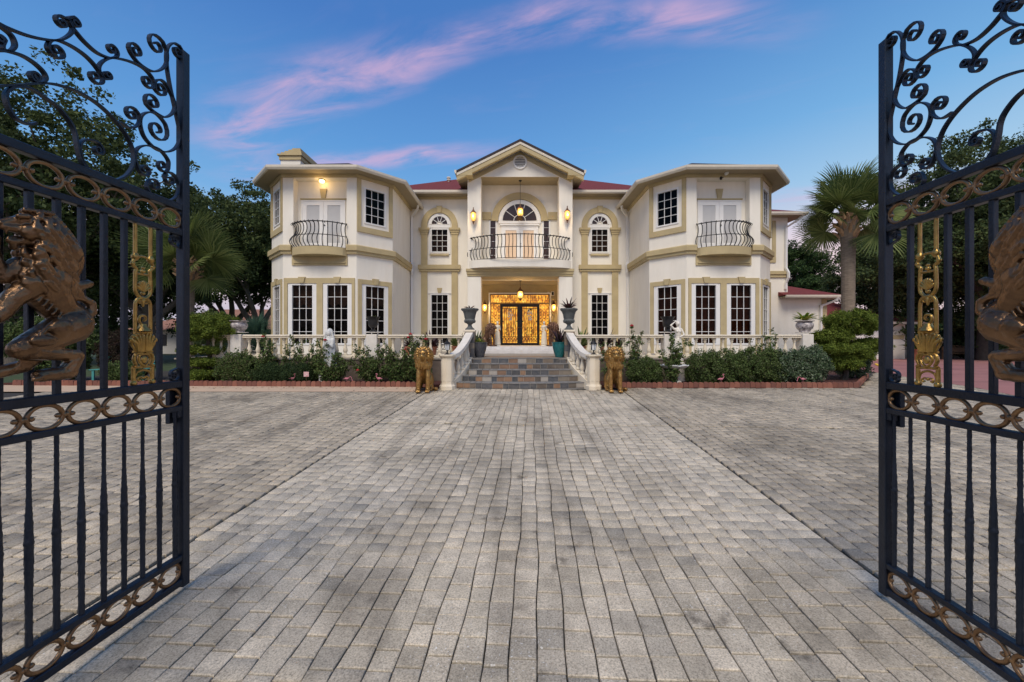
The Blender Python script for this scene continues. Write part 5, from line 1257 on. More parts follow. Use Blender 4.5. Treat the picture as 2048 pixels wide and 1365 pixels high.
def pendant(label, loc, s, watts, drop):
    t = thing('pendant_lantern', label, 'lantern', loc, scale=s)
    B().lathe([(.012, .62), (.012, drop / s)], 6).obj('stem', 'black', t); B().lathe([(.08, drop / s - .03), (.09, drop / s)], 12).obj('canopy', 'black', t)
    B().lathe([(.09, .0), (.15, .06), (.165, .18), (.15, .32), (.13, .36)], 12).obj('glass_body', 'bulb_soft', t)
    for k in range(8):
        a = R(45 * k)
        B().tube([(r * math.cos(a), r * math.sin(a), z) for r, z in ((.03, -.12), (.10, -.02), (.165, .06), (.178, .18), (.165, .32), (.19, .38), (.15, .42), (.08, .50), (.03, .58))], .009, 5).obj('cage_rib', 'brown_bronze', t)
    B().lathe([(.14, .36), (.18, .37), (.18, .39), (.10, .44), (.05, .54), (.03, .62)], 12).obj('crown', 'brown_bronze', t)
    B().lathe([(.01, -.17), (.03, -.14), (.05, -.08), (.08, -.01)], 10).obj('base_finial', 'brown_bronze', t)
    point(t, (0, -.24, .2), watts); return t
wall_lantern('lit coach lantern on the upper column above the dark drip-glazed pot', (XC - 2.36, YP - .002, 7.55), 1.0, 14, 'lanterns on the upper columns')
wall_lantern('lit coach lantern on the upper column above the teal pot', (XC + 2.38, YP - .002, 7.62), 1.0, 14, 'lanterns on the upper columns')
wall_lantern('lit coach lantern by the front door, opposite the wall camera', (XC - 1.99, YD - .002, 3.22), .95, 18, 'lanterns by the front door')
wall_lantern('lit coach lantern beside the wall camera at the front door', (XC + 2.02, YD - .002, 3.22), .95, 18, 'lanterns by the front door')
pendant('lit pendant lantern hanging over the front doors', (XC + .04, 21.6, 3.72), .95, 20, .95)
pendant('lit pendant lantern hanging above the balcony before the fan window', (XC + .02, 20.75, 7.92), .95, 16, 1.83)
t = thing('soffit_light', 'glowing round ceiling light over the bay balcony door', 'lamp', (XC - 8.58, YBAY + .12, 8.335))
B().lathe([(.12, -.03), (.13, -.001)], 14).obj('fitting', 'black', t); B().lathe([(.03, -.15), (.085, -.13), (.11, -.08), (.105, -.031)], 14).obj('globe', 'bulb', t); point(t, (0, -.30, -.28), 5)
t = thing('flood_light', 'white twin security floodlight over the bay balcony door', 'lamp', (XC + 8.58, YBAY - .002, 8.42))
B().lathe([(.07, -.02), (.07, .03)], 10, M=Matrix.Rotation(R(90), 4, 'X')).obj('mount', 'black', t)
for a, z in ((.06, .03), (-.02, .14)):
    B().lathe([(.05, 0), (.075, .05), (.085, .13), (.02, .20)], 12, M=Matrix.Translation((a, -.12, z)) @ Matrix.Rotation(R(70), 4, 'X')).obj('lamp_head', 'white', t)
B().ball((-.10, -.06, -.10), (.06, .05, .08)).obj('motion_sensor', 'black', t)
t = thing('wall_camera', 'small white dome security camera by the front door', 'camera', (XC + 1.73, YD - .002, 4.22))
B().lathe([(.06, -.05), (.065, 0)], 12, M=Matrix.Rotation(R(90), 4, 'X')).obj('housing', 'white', t); B().ball((0, -.05, -.02), .04).obj('lens', 'black', t)
t = thing('wall_vent', 'small dark vent box in white frame by the front door', 'vent', (XC + 1.98, YD - .002, 4.18))
B().box(-.09, .09, -.03, 0, -.13, .13).obj('frame', 'white', t); B().box(-.055, .055, -.036, -.031, -.095, .095).obj('grille', 'black', t)
def post_lamp(label, loc):
    t = thing('post_lantern', label, 'lantern', loc)
    B().lathe([(.085, .0), (.085, .015), (.04, .03), (.022, .06), (.02, .10), (.05, .13)], 10).obj('base', 'black', t)
    B().lathe([(.058, .13), (.085, .30)], 6).obj('glass', 'clear_glass', t)
    for k in range(6):
        a = R(60 * k + 30); B().tube([(.062 * math.cos(a), .062 * math.sin(a), .13), (.09 * math.cos(a), .09 * math.sin(a), .30)], .007, 5).obj('cage_rib', 'black', t)
    B().lathe([(.105, .30), (.108, .312), (.06, .37), (.03, .39), (.02, .41), (.03, .43), (.008, .46)], 10).obj('cap', 'black', t)
    return t
post_lamp('black lantern on the newel post near the rose bed', (XS - 2.15, 11.7, 1.0)); post_lamp('black lantern on the newel post near the boxwood hedge', (XS + 2.15, 11.7, 1.0))

# ================================================================== urns, pots, rosette plants
def rosette_mesh(name, n, L, w, m, up=.6, seed=1, arch=.5):
    rnd = random.Random(seed); b = B()
    for k in range(n):
        a = k * 2.399 + rnd.uniform(-.2, .2); e = up * (1 - .65 * k / n) + rnd.uniform(-.1, .1); l = L * rnd.uniform(.75, 1.1); d = Vector((math.cos(a), math.sin(a), 0)); s = Vector((-d.y, d.x, 0)); v = []
        for i in range(6):
            t = i / 5; r = l * t * (1 - e * .55); z = l * t * (.35 + e) - arch * l * t * t * (1.1 - e)
            ww = w * (.7 + .5 * t) * (1 - t ** 3) + .002
            c = d * r + Vector((0, 0, z)); v += [c - s * ww + Vector((0, 0, ww * .5)), c, c + s * ww + Vector((0, 0, ww * .5))]
        b.add(v, [(3 * i + j, 3 * i + j + 1, 3 * i + j + 4, 3 * i + j + 3) for i in range(5) for j in (0, 1)])
    me = b.mesh(name, m); me.polygons.foreach_set('use_smooth', np.ones(len(me.polygons), bool)); return me
def urn(label, loc, prof, m, s=1, plant=None, cat='urn', name='garden_urn', n=20, gad=0, group=None):
    t = thing(name, label, cat, loc, scale=s, group=group)
    B().lathe(prof, n).obj('bowl', m, t, 45)
    if gad:
        for k in range(gad):
            a = 2 * math.pi * k / gad; B().tube([(r * math.cos(a), r * math.sin(a), z) for r, z in ((.11, .225), (.165, .25), (.185, .30), (.18, .335))], [.008, .018, .022, .012], 5).obj('gadroon', m, t)
    top = max(z for r, z in prof)
    B().lathe([(.02, top - .06), (prof[-1][0] * .9, top - .055)], n).obj('soil', 'mulch', t)
    if plant:
        for pn, me, z, sc in plant:
            o = link(pn, me, t); o.location = (0, 0, top - .07 + z); o.scale = (sc,) * 3
    return t
URN = [(.16, 0), (.16, .04), (.12, .06), (.075, .12), (.06, .17), (.075, .19), (.10, .21), (.165, .25), (.185, .30), (.18, .35), (.165, .37), (.18, .40), (.20, .52), (.235, .62), (.29, .67), (.30, .70), (.29, .72), (.25, .715)]
zU = ZT + .94
urn('grey stone urn with low red bromeliad above the dark drip-glazed pot', (XS - 1.68, 13.52, zU), URN, 'grey_stone', 1, [('bromeliad', rosette_mesh('bromeliad', 16, .30, .028, 'brom_red', .55, 3), 0, 1)], gad=16)
urn('grey stone urn with tall red bromeliad above the teal pot', (XS + 1.68, 13.52, zU), URN, 'grey_stone', 1, [('bromeliad', rosette_mesh('bromeliad', 34, .46, .03, 'brom_red', .75, 4), 0, 1)], gad=16)
POT = [(.15, 0), (.16, .02), (.20, .15), (.25, .33), (.275, .46), (.27, .52), (.285, .54), (.285, .57), (.26, .575), (.25, .54)]
urn('dark drip-glazed pot with yellow-green bromeliad at the top step', (-1.10, 13.62, ZT + .013), POT, 'pot_dark', .9, [('bromeliad', rosette_mesh('bromeliad', 26, .36, .035, 'brom_green', .55, 5), 0, 1)], 'planter', 'glazed_pot', 24)
urn('teal drip-glazed pot with dark spiky bromeliad at the top step', (1.62, 13.62, ZT + .013), POT, 'pot_teal', .9, [('bromeliad', rosette_mesh('bromeliad', 30, .62, .035, 'brom_dark', .85, 6), 0, 1)], 'planter', 'glazed_pot', 24)
BURN = [(.13, 0), (.13, .04), (.08, .06), (.05, .11), (.06, .13), (.12, .17), (.155, .23), (.16, .30), (.17, .40), (.20, .47), (.23, .50), (.235, .52), (.21, .52)]
zPd = ZT + .866
urn('black urn with sparse yellow flowers on a balustrade pedestal', (PLx, YB, zPd), BURN, 'black_urn', 1, [('flowers', rosette_mesh('flowers', 22, .2, .02, 'brom_green', .5, 8), 0, 1)])
urn('empty black urn on the pedestal by the white standing statue', (PRx, YB, zPd), BURN, 'black_urn', 1)
CH = [(.16, 0), (.17, .03), (.17, .05), (.24, .13), (.27, .22), (.26, .29), (.22, .34), (.23, .36), (.29, .38), (.29, .40), (.24, .40)]
urn('blue-and-white urn on the pedestal by the layered evergreen topiary, empty', (-9.2, YB, zPd), CH, 'patterned', .95)
urn('blue-and-white urn holding a yellow-green bromeliad on a balustrade pedestal', (9.86, YB, zPd), CH, 'patterned', .95, [('bromeliad', rosette_mesh('bromeliad', 40, .46, .045, 'brom_green', .6, 9), .05, 1.15)])
TP = [(.10, 0), (.14, .22), (.16, .22), (.16, .27), (.14, .27)]
def terrace_plant(label, x, y, s, m, seed, n=60, L=.55):
    urn(label, (x, y, ZT + .002), TP, 'terracotta', 1.3, [('foliage', rosette_mesh('foliage', n, L, .03, m, .8, seed), 0, s)], 'potted plant', 'potted_plant', 14)
terrace_plant('terracotta pot of dark red cordyline behind the balustrade near the arched window', -3.05, 15.2, 1.0, 'brom_dark', 21)
terrace_plant('low terracotta pot of dark red leaves beside the black flower urn', -4.0, 15.6, .6, 'brom_dark', 22)
terrace_plant('terracotta pot of dark red cordyline behind the balustrade by the gold lion', 3.55, 15.2, .95, 'brom_dark', 23)
terrace_plant('small terracotta pot of dark leaves behind the stair-side balustrade bay', 4.1, 15.3, .75, 'brom_dark', 24)
terrace_plant('terracotta pot of green palm leaves beside the lower porch column near the dark pot', -2.35, 16.8, .9, 'leaf_palm', 25)
terrace_plant('terracotta pot of green palm leaves beside the lower porch column near the teal pot', 2.85, 16.4, 1.15, 'leaf_palm', 26)
terrace_plant('clipped green shrub in terracotta pot beside the bronze lion turned from the camera', -1.75, 19.3, 1.2, 'leaf_box', 27, 90, .5)
t = thing('birdbath', 'white scalloped birdbath on a turned pedestal in the boxwood bed', 'birdbath', (5.06, 12.42, .075), scale=.88)
B().lathe([(.24, 0), (.25, .05), (.20, .09), (.12, .14), (.10, .20), (.12, .30), (.10, .40), (.13, .46)], 16).obj('pedestal', 'statue_clean', t, 40)
b = B(); n = 48; prof = [(.10, .46), (.20, .50), (.36, .55), (.46, .62), (.45, .64), (.36, .58), (.02, .54)]; v = []
for r, z in prof:
    for i in range(n):
        a = 2 * math.pi * i / n; k = 1 + (.06 * abs(math.sin(a * 4)) if r > .3 else 0); v.append((r * k * math.cos(a), r * k * math.sin(a), z + (.03 * abs(math.sin(a * 4)) if r > .4 else 0)))
b.add(v, [(j * n + i, j * n + (i + 1) % n, (j + 1) * n + (i + 1) % n, (j + 1) * n + i) for j in range(len(prof) - 1) for i in range(n)]); b.obj('basin', 'statue_white', t, 50)
B().lathe([(.30, -.002), (.30, .03)], 16, (0, 0, -.03)).obj('plinth', 'statue_clean', t)
for k in range(5): B().ball((.13 * math.cos(k * 1.3 - 2.2), .13 * math.sin(k * 1.3 - 2.2), .16), (.03, .03, .03)).obj('rose_motif', 'flamingo_pink', t)

# ================================================================== lions
def seated_lion():
    pr = []
    for s in (-1, 1):
        pr += [((s * .125, -.20, .07), .055, (s * .13, -.17, .42), .06), ((s * .13, -.17, .42), .06, (s * .115, -.08, .74), .082), ((s * .125, -.26, .05), (.075, .115, .05))]
        for k in (-1, 0, 1): pr.append(((s * .125 + k * .042, -.33, .04), (.026, .045, .035)))
        pr += [((s * .15, .32, .27), (.11, .22, .24)), ((s * .19, .10, .05), (.06, .15, .05)), ((s * .17, .22, .12), .09, (s * .19, .08, .06), .05)]
        pr += [((s * .155, -.14, 1.19), (.05, .03, .06)), ((s * .06, -.34, 1.115), .028, (s * .10, -.30, 1.10), .02), ((s * .05, -.385, .995), (.05, .045, .045))]
    pr += [((0, .04, .80), .18, (0, .36, .34), .17), ((0, -.08, .80), (.19, .165, .17)),
           ((0, -.04, 1.0), (.235, .20, .24)), ((0, -.21, 1.06), (.135, .15, .15)), ((0, -.30, 1.03), .085, (0, -.40, 1.01), .055), ((0, -.40, 1.04), .03, (0, -.29, 1.12), .035),
           ((0, -.345, .945), (.055, .06, .03)), ((0, -.31, .91), (.05, .05, .04)), ((.17, .45, .06), .045, (.30, .22, .05), .04), ((.30, .22, .05), .045, (.33, .10, .06), .06)]
    rnd = random.Random(9)
    for ring, (rx, z, y, n, l) in enumerate(((.20, 1.06, -.20, 16, .10), (.245, 1.03, -.10, 18, .13), (.25, 1.02, .02, 18, .14))):
        for k in range(n):                                          # locks framing the face
            a = 2 * math.pi * k / n + ring * .2; c, s = math.cos(a), math.sin(a)
            pr.append(((rx * .82 * c, y, z + rx * .9 * s), .042, (rx * 1.12 * c, y + .03, z + rx * 1.12 * s - l * .35), .018))
    for k in range(46):                                             # chest locks
        x = rnd.uniform(-.2, .2); z = rnd.uniform(.72, .96); y = -.08 - .19 * math.sqrt(max(0, 1 - (x / .23) ** 2)) * (.75 + .25 * math.sin((z - .5) * 4))
        pr.append(((x, y, z), .034, (x * .95, y - .02, z - .09), .012))
    for k in range(24):
        x = rnd.uniform(-.2, .2); z = rnd.uniform(.70, 1.15); pr.append(((x, .15 + rnd.uniform(-.02, .02), z), .045, (x, .19, z - .12), .014))
    return blob('lion_body', pr, .0115, 'gold_paint', 2, lumps=.004, lscale=24)
LM = seated_lion()
def lion(label, loc, rz, m, s, group):
    t = thing('lion_statue', label, 'statue', loc, rz, group, s)
    me = LM.copy(); me.materials.clear(); me.materials.append(MATS[m]); link('lion_figure', me, t)
    if m == 'gold_paint': B().ball((0, -.34, .962), (.045, .06, .016)).obj('mouth', 'brown_bronze', t)
    for sx in (-1, 1): B().ball((sx * .062, -.345, 1.085), (.017, .012, .014)).obj('eye', 'black', t)
    return t
lion('seated gold lion statue at the foot of the steps by the rose bed', (-2.48, 11.2, gz(11.2) + .004), R(6), 'gold_paint', 1.0, 'gold lions at the foot of the steps')
lion('seated gold lion statue at the foot of the steps by the boxwood bed', (2.88, 11.2, gz(11.2) + .004), R(-6), 'gold_paint', 1.0, 'gold lions at the foot of the steps')
lion('dark bronze seated lion on the porch beside the white draped statue', (-1.02, 18.35, ZP + .002), R(55), 'brown_bronze', .84, 'bronze lions on the porch')
lion('dark bronze seated lion on the porch behind the teal pot', (1.95, 18.3, ZP + .002), R(-72), 'brown_bronze', .88, 'bronze lions on the porch')

# ================================================================== statues
def veiled():
    pr = [((0, 0, .02), .20, (0, 0, .55), .15), ((0, 0, .55), .15, (0, .01, .95), .165), ((0, .01, .95), .16, (0, .0, 1.08), .10), ((0, -.02, 1.25), (.085, .10, .12)), ((0, .03, 1.28), (.105, .10, .13)),
          ((0, .05, 1.2), .12, (0, .06, .8), .17), ((-.12, -.04, 1.02), .06, (-.13, -.10, .80), .05), ((.12, -.04, 1.02), .06, (.13, -.10, .80), .05), ((-.13, -.10, .80), .05, (-.01, -.2, .92), .028), ((.13, -.10, .80), .05, (.01, -.2, .92), .028),
          ((0, -.2, .9), .03, (0, -.21, 1.03), .016), ((0, -.105, 1.245), (.02, .025, .02))]
    for k in range(22):
        a = 2 * math.pi * k / 22; r = .165 + .015 * (k % 2); pr.append(((r * .85 * math.cos(a), r * .85 * math.sin(a), .75 + .1 * math.sin(k)), .022, (r * 1.18 * math.cos(a), r * 1.18 * math.sin(a), .03), .030))
    for s in (-1, 1): pr += [((s * .09, -.03, 1.3), .03, (s * .15, -.02, 1.05), .04), ((s * .15, -.02, 1.05), .04, (s * .17, -.04, .62), .03)]
    return blob('figure', pr, .011, 'statue_white', 2, .004, 30)
t = thing('veiled_statue', 'weathered white statue of a veiled praying figure among the roses', 'statue', (-5.95, 12.98, .07), scale=1.0)
B().cbox(-.24, .24, -.24, .24, -.02, .34, .02).obj('plinth', 'statue_white', t)
o = link('figure', veiled(), t); o.location = (0, 0, .33)
def standing(arms_up=True, m='statue_clean', drape=True):
    pr = [((0, 0, .95), .105, (0, -.01, 1.12), .09), ((0, -.01, 1.12), .10, (0, 0, 1.32), .12), ((0, .0, 1.42), .045, (0, -.01, 1.5), .04), ((0, -.015, 1.58), (.075, .09, .11)), ((0, .025, 1.61), (.085, .085, .09)), ((0, -.10, 1.575), (.015, .022, .02)),
          ((-.10, 0, 1.36), .06, (.10, 0, 1.36), .06), ((0, .01, .90), (.155, .12, .12)), ((-.075, -.01, .86), .085, (-.07, -.03, .48), .06), ((.08, 0, .86), .085, (.085, .02, .48), .058), ((-.07, -.03, .48), .055, (-.06, .0, .08), .035), ((.085, .02, .48), .052, (.09, .04, .08), .035),
          ((-.065, -.06, .04), (.04, .09, .035)), ((.09, -.01, .04), (.04, .09, .035)), ((-.05, -.10, 1.27), (.05, .04, .05)), ((.05, -.10, 1.27), (.05, .04, .05))]
    if arms_up: pr += [((-.15, 0, 1.36), .045, (-.30, -.02, 1.52), .036), ((-.30, -.02, 1.52), .034, (-.10, .0, 1.68), .024), ((.15, 0, 1.36), .045, (.24, -.06, 1.13), .036), ((.24, -.06, 1.13), .034, (.06, -.14, 1.05), .024), ((-.08, 0, 1.69), (.04, .025, .03)), ((.04, -.145, 1.04), (.035, .02, .04))]
    else: pr += [((-.15, 0, 1.36), .045, (-.19, .02, 1.08), .036), ((-.19, .02, 1.08), .034, (-.08, -.14, 1.0), .024), ((.15, 0, 1.36), .045, (.20, .0, 1.08), .036), ((.20, 0, 1.08), .034, (.12, -.14, 1.14), .024), ((-.06, -.15, 1.0), (.03, .025, .03)), ((.10, -.16, 1.16), (.03, .025, .03))]
    if drape:
        for k in range(16):
            a = 2 * math.pi * k / 16; pr.append(((.13 * math.cos(a), .10 * math.sin(a), .93 + .03 * math.sin(3 * a)), .03, ((.17 + .02 * (k % 2)) * math.cos(a), (.15 + .02 * (k % 2)) * math.sin(a), .05), .034))
    return blob('figure', pr, .013, m, 2, .003, 30)
SM = standing(True); SM2 = standing(False, 'cast_cream')
t = thing('standing_statue', 'white draped standing statue with raised arm beside the empty black urn', 'statue', (5.42, 13.02, .072), scale=.79)
B().cbox(-.22, .22, -.22, .22, 0, .80, .03).obj('plinth', 'statue_clean', t); o = link('figure', SM, t); o.location = (0, 0, .80)
for lab, x, y, rz in (('white draped statue between the dark bronze lion and the lit front door', -.68, 18.75, .3), ('white draped statue half hidden behind the bronze lion by the teal pot', 1.52, 18.9, -.3)):
    t = thing('draped_statue', lab, 'statue', (x, y, ZP + .002), rz, scale=.66)
    B().cbox(-.17, .17, -.17, .17, 0, .10, .02).obj('plinth', 'statue_clean', t); o = link('figure', SM2, t); o.location = (0, 0, .09)

# ================================================================== small things
def flamingo(label, x, y, rz, s=1, up=True):
    t = thing('flamingo_ornament', label, 'garden ornament', (x, y, .075), rz, 'plastic flamingos in the beds', s)
    pr = [((0, 0, .26), (.10, .06, .065)), ((-.06, 0, .27), .05, (-.17, 0, .245), .012), ((.07, 0, .27), .032, (.12, 0, .33), .02)]
    nk = crom([(.12, 0, .33), (.15, 0, .38), (.11, 0, .43), (.085, 0, .47), (.11, 0, .505), (.145, 0, .49)] if up else [(.12, 0, .33), (.17, 0, .36), (.22, 0, .34), (.25, 0, .27), (.265, 0, .20), (.28, 0, .17)], 3)
    for a, c in zip(nk, nk[1:]): pr.append((tuple(a), .017, tuple(c), .017))
    e = nk[-1]; pr.append(((e[0], 0, e[2]), (.03, .022, .024)))
    link('body', blob('body', pr, .009, 'flamingo_pink', 2), t)
    B().capsule((e[0] + .025, 0, e[2] - .005), .012, (e[0] + .05, 0, e[2] - .04), .005).obj('beak', 'black', t)
    for sy in (-.02, .02): B().tube([(0, sy, .23), (.005, sy, -.05)], .005, 5).obj('leg', 'flamingo_pink', t)
flamingo('pink flamingo ornament in front of the low dark clipped shrub', -6.82, 12.36, 0, .6)
flamingo('pink flamingo ornament with lowered neck by the veiled statue', -5.10, 12.3, 0, .6, False)
flamingo('pink flamingo ornament beside the sprawling red rose bush', -4.10, 12.28, R(180), .62)
flamingo('pink flamingo ornament under the long boxwood hedge', 6.35, 12.1, 0, .62)
flamingo('pink flamingo ornament with lowered neck under the grey-green shrub', 8.85, 12.12, R(180), .62, False)
t = thing('flower_card', 'small pink and white card on a stick in the rose bed', 'card', (-6.38, 12.35, .07), R(8))
B().box(-.075, .075, -.006, .006, .22, .37).obj('card', 'card', t); B().tube([(0, .008, -.05), (0, .008, .24)], .006, 5).obj('stick', 'wood', t)
t = thing('yellow_lily', 'yellow flower ornament at the corner of the bed by the pink driveway', 'garden ornament', (13.55, 14.6, .02))
b = B()
for k in range(7): a = 2 * math.pi * k / 7; b.capsule((0, 0, .42), .03, (.17 * math.cos(a), .17 * math.sin(a), .52), .03, 8)
b.obj('petals', 'yellow', t); B().tube([(0, 0, -.05), (0, 0, .43)], .012, 6).obj('stem', 'leaf_box', t)
t = thing('iron_table', 'black wrought-iron scroll table behind the balustrade by the dark drip-glazed pot', 'table', (-1.6, 15.6, ZT + .002))
b = B()
for s in (-1, 1):
    for x in (-.35, .35): b.tube(crom([(x, s * .2, 0), (x * .8, s * .2, .25), (x * 1.05, s * .2, .5), (x, s * .2, .7)], 4), .012, 6)
b.obj('legs', 'black', t); B().cbox(-.42, .42, -.26, .26, .70, .725, .006).obj('table_top', 'black', t)
for s in (-.2, .2):
    b = B(); b.tube([(s + .16 * math.cos(R(a)), -.25, .52 + .16 * math.sin(R(a))) for a in range(0, 361, 24)], .01, 6); b.obj('scroll_ring', 'black', t)
for lab, x in (('wrought-iron window box rail under the arched window near the dark pot', XC - 4.3 + .0), ('wrought-iron window box rail under the arched window near the teal pot', XC + 4.3)):
    t = thing('iron_planter', lab, 'planter', (x, 20.7, ZT + .002), group='iron planters under the arched windows')
    for z in (.12, .60): B().tube([(-.6, 0, z), (.6, 0, z)], .015, 6).obj('rail', 'black', t)
    for k in range(6):
        b = B(); c = -.5 + .2 * k; b.tube([(c + .09 * math.cos(R(a)), 0, .36 + .20 * math.sin(R(a))) for a in range(0, 361, 24)], .01, 6); b.obj('scroll_ring', 'black', t)
    for s in (-.6, .6): B().tube([(s, 0, 0), (s, 0, .64)], .016, 6).obj('leg', 'black', t)
# floral swags on the doors
for lab, sx in (('white floral swag with red bow on a lit front door leaf', -1), ('white floral swag with dark bow on a lit front door leaf', 1)):
    t = thing('door_swag', lab, 'wreath', (XC + .05 + sx * .58, YD - .115, ZP + 1.85))
    b = B(); rnd = random.Random(3 + sx)
    for k in range(46):
        u = rnd.random(); x = (.05 + .10 * math.sin(math.pi * u)) * rnd.uniform(-1, 1) + .05 * (u - .5); z = .25 - .65 * u; b.ball((x, -.03 - .03 * rnd.random(), z), rnd.uniform(.025, .045), 7, 5)
    b.obj('blossoms', 'petal_white', t)
    b = B()
    for k in range(7): b.ball((rnd.uniform(-.08, .08), -.06, .24 + rnd.uniform(-.06, .08)), .035, 7, 5)
    b.obj('bow', 'terracotta' if sx < 0 else 'leaf_dark', t)
    B().tube([(0, -.01, .25), (0, -.006, .42)], .006, 5).obj('ribbon', 'black', t)
t = thing('garden_bench', 'slatted wooden bench in front of the low white garden wall', 'bench', (33.8, 30.2, 0), R(-4))
for x in (-.85, .85):
    b = B(); b.box(x - .04, x + .04, -.25, -.18, 0, .62); b.box(x - .04, x + .04, .2, .27, 0, .95); b.box(x - .045, x + .045, -.27, .24, .622, .67); b.obj('end_frame', 'wood', t)
for k in range(5): B().cbox(-.84, .84, -.24 + .09 * k, -.17 + .09 * k, .42, .45, .005).obj('seat_slat', 'wood', t)
for k in range(4): B().cbox(-.80, .80, .19, .215, .52 + .10 * k, .595 + .10 * k, .005).obj('back_slat', 'wood', t)
b = B(); b.tube([(-.84 + 1.68 * i / 12, .22, .95 + .07 * math.sin(math.pi * i / 12)) for i in range(13)], 1, flat=(.05, .05), up=(0, 1, 0)); b.obj('crest_rail', 'wood', t)
urn('terracotta planter of green leaves beside the garage', (29.9, 29.3, 0), TP, 'terracotta', 3.0, [('foliage', rosette_mesh('foliage', 60, .5, .05, 'leaf_box', .7, 31), 0, .9)], 'potted plant', 'potted_plant', 16)
t = thing('teal_bench', 'teal painted slatted garden bench glimpsed behind the gate with the green shrubs', 'bench', (-13.6, 13.9, 0), R(15))
for k in range(4): B().cbox(-.8, .8, -.25 + .13 * k, -.14 + .13 * k, .40, .43, .005).obj('seat_slat', 'teal_paint', t)
for k in range(3): B().cbox(-.8, .8, .28, .31, .5 + .13 * k, .6 + .13 * k, .005).obj('back_slat', 'teal_paint', t)
for x in (-.7, .7):
    for y in (-.2, .27): B().box(x - .03, x + .03, y - .025, y + .025, 0, .4 if y < 0 else .86).obj('leg', 'teal_paint', t)
for lab, x, zt in (('dark iron stake beside the blue-and-white urn with bromeliad', 9.50, 1.0), ('thin pale garden stake standing among the roses', -7.28, 1.52)):
    t = B().tube([(x, 13.05, 0), (x, 13.05, zt + .1)], .02, 6).obj('garden_stake', 'black' if x > 0 else 'statue_white'); tag(t, lab, 'stake')

# ================================================================== trees and shrubs
def limb(b, p, d, r, length, depth, tips, rnd, spread=.6, gn=3):
    pts = [Vector(p)]; d = Vector(d).normalized(); n = 5; rad = [r]
    for i in range(n):
        d = (d + Vector((rnd.uniform(-1, 1), rnd.uniform(-1, 1), rnd.uniform(-.4, .9))) * .16).normalized(); pts.append(pts[-1] + d * length / n); rad.append(r * (1 - .5 * (i + 1) / n))
    b.tube(pts, rad, 7 if r > .08 else 5)
    tips.append(pts[-1])
    if depth <= 0: tips.append(pts[-3]); return
    for k in range(gn):
        a = 2 * math.pi * (k + rnd.random()) / gn; s = Vector((math.cos(a), math.sin(a), rnd.uniform(-.1, .5)))
        limb(b, pts[-1 - (k % 3)], d + s * spread * 1.5, rad[-1] * .85, length * rnd.uniform(.62, .85), depth - 1, tips, rnd, spread, gn)
def tree(label, x, y, h, crown_r, m, bark, seed, trunk=.3, fork=.3, leaf=.17, per=90, clump=1.0, extra=120, lean=(0, 0), name='oak_tree', group='trees around the mansion', flat=.25, low=.35, sx=1.0):
    t = thing(name, label, 'tree', (x, y, 0), group=group); rnd = random.Random(seed); b = B(); tips = []
    f = h * fork; b.tube([(0, 0, -.2), (lean[0] * .3, lean[1] * .3, f * .5), (lean[0], lean[1], f)], [trunk * 1.25, trunk, trunk * .85], 9)
    for k in range(4):
        a = 2 * math.pi * (k + rnd.random() * .6) / 4
        limb(b, (lean[0], lean[1], f * (.85 + .05 * k)), (math.cos(a) * .8, math.sin(a) * .8, 1.0), trunk * .6, h * .30, 2, tips, rnd)
    b.obj('trunk', bark, t, 60)
    C = np.array([tuple(p) for p in tips])
    r = np.random.default_rng(seed); d = r.normal(size=(extra, 3)); d /= np.linalg.norm(d, axis=1)[:, None]
    rad = (.55 + .45 * r.random(extra)); zc = h * (low + (1 - low) / 2); zr = h * (1 - low) / 2
    wob = 1 + .28 * np.sin(d[:, 0] * 5 + seed) * np.cos(d[:, 1] * 4 + seed * 2 + d[:, 2] * 3)
    E = np.stack([d[:, 0] * crown_r * sx, d[:, 1] * crown_r, d[:, 2] * zr], 1) * (rad * wob)[:, None] + np.array([lean[0], lean[1], zc])
    k = np.abs(C[:, 0]) < crown_r * 1.15 * sx; C = np.concatenate([C[k], E]); C[:, 2] = np.minimum(C[:, 2], h)
    # each bough carries several leafy tufts: dense clumps with gaps between
    C = np.repeat(C, 5, 0); C += r.normal(size=C.shape) * np.array([.60, .60, .36]) * clump
    v, fc = leaves(C, .52 * clump * (.6 + .7 * r.random(len(C))), max(30, per // 3), leaf, .6, flat=flat, shell=.05)
    o = link('crown', np_mesh('crown', v, fc, m), t); return t
A = 'trees around the mansion'
tree('tall spreading live oak rising behind the gate beyond the green shrubs', -27.5, 22, 16.6, 6.4, 'leaf_oak', 'bark', 1, .45, .22, .20, 240, 1.2, 113, low=.22)
tree('rounded live oak between the tall oak and the feathery palm', -24.2, 26.5, 13.2, 5.2, 'leaf_oak', 'bark', 2, .38, .22, .20, 220, 1.15, 90, low=.30)
tree('live oak with pale bare limbs behind the layered topiary', -24.6, 33, 13.6, 4.6, 'leaf_oak', 'bark', 3, .40, .20, .20, 190, 1.15, 59, low=.45, lean=(1.2, 0))
tree('dark dense live oak close to the bay behind the palmetto', -19.4, 31, 12.4, 3.9, 'leaf_oak', 'bark', 4, .38, .2, .20, 220, 1.15, 66, low=.38, lean=(-.4, 0))
tree('low shaded oak filling the gap behind the brown shrub', -33, 33, 11.5, 6.0, 'leaf_dark', 'dark_bark', 5, .40, .2, .20, 200, 1.3, 125, low=.15)
tree('tall dense broadleaf tree towering over the garden wall', 34.5, 29, 16.2, 6.6, 'leaf_oak', 'dark_bark', 6, .45, .2, .20, 260, 1.3, 198, name='broadleaf_tree', low=.08)
tree('slender broadleaf tree with loose side branches next to the sabal palm', 31.6, 32.5, 12.2, 3.6, 'leaf_oak', 'dark_bark', 7, .32, .2, .20, 200, 1.1, 105, name='broadleaf_tree', low=.12)
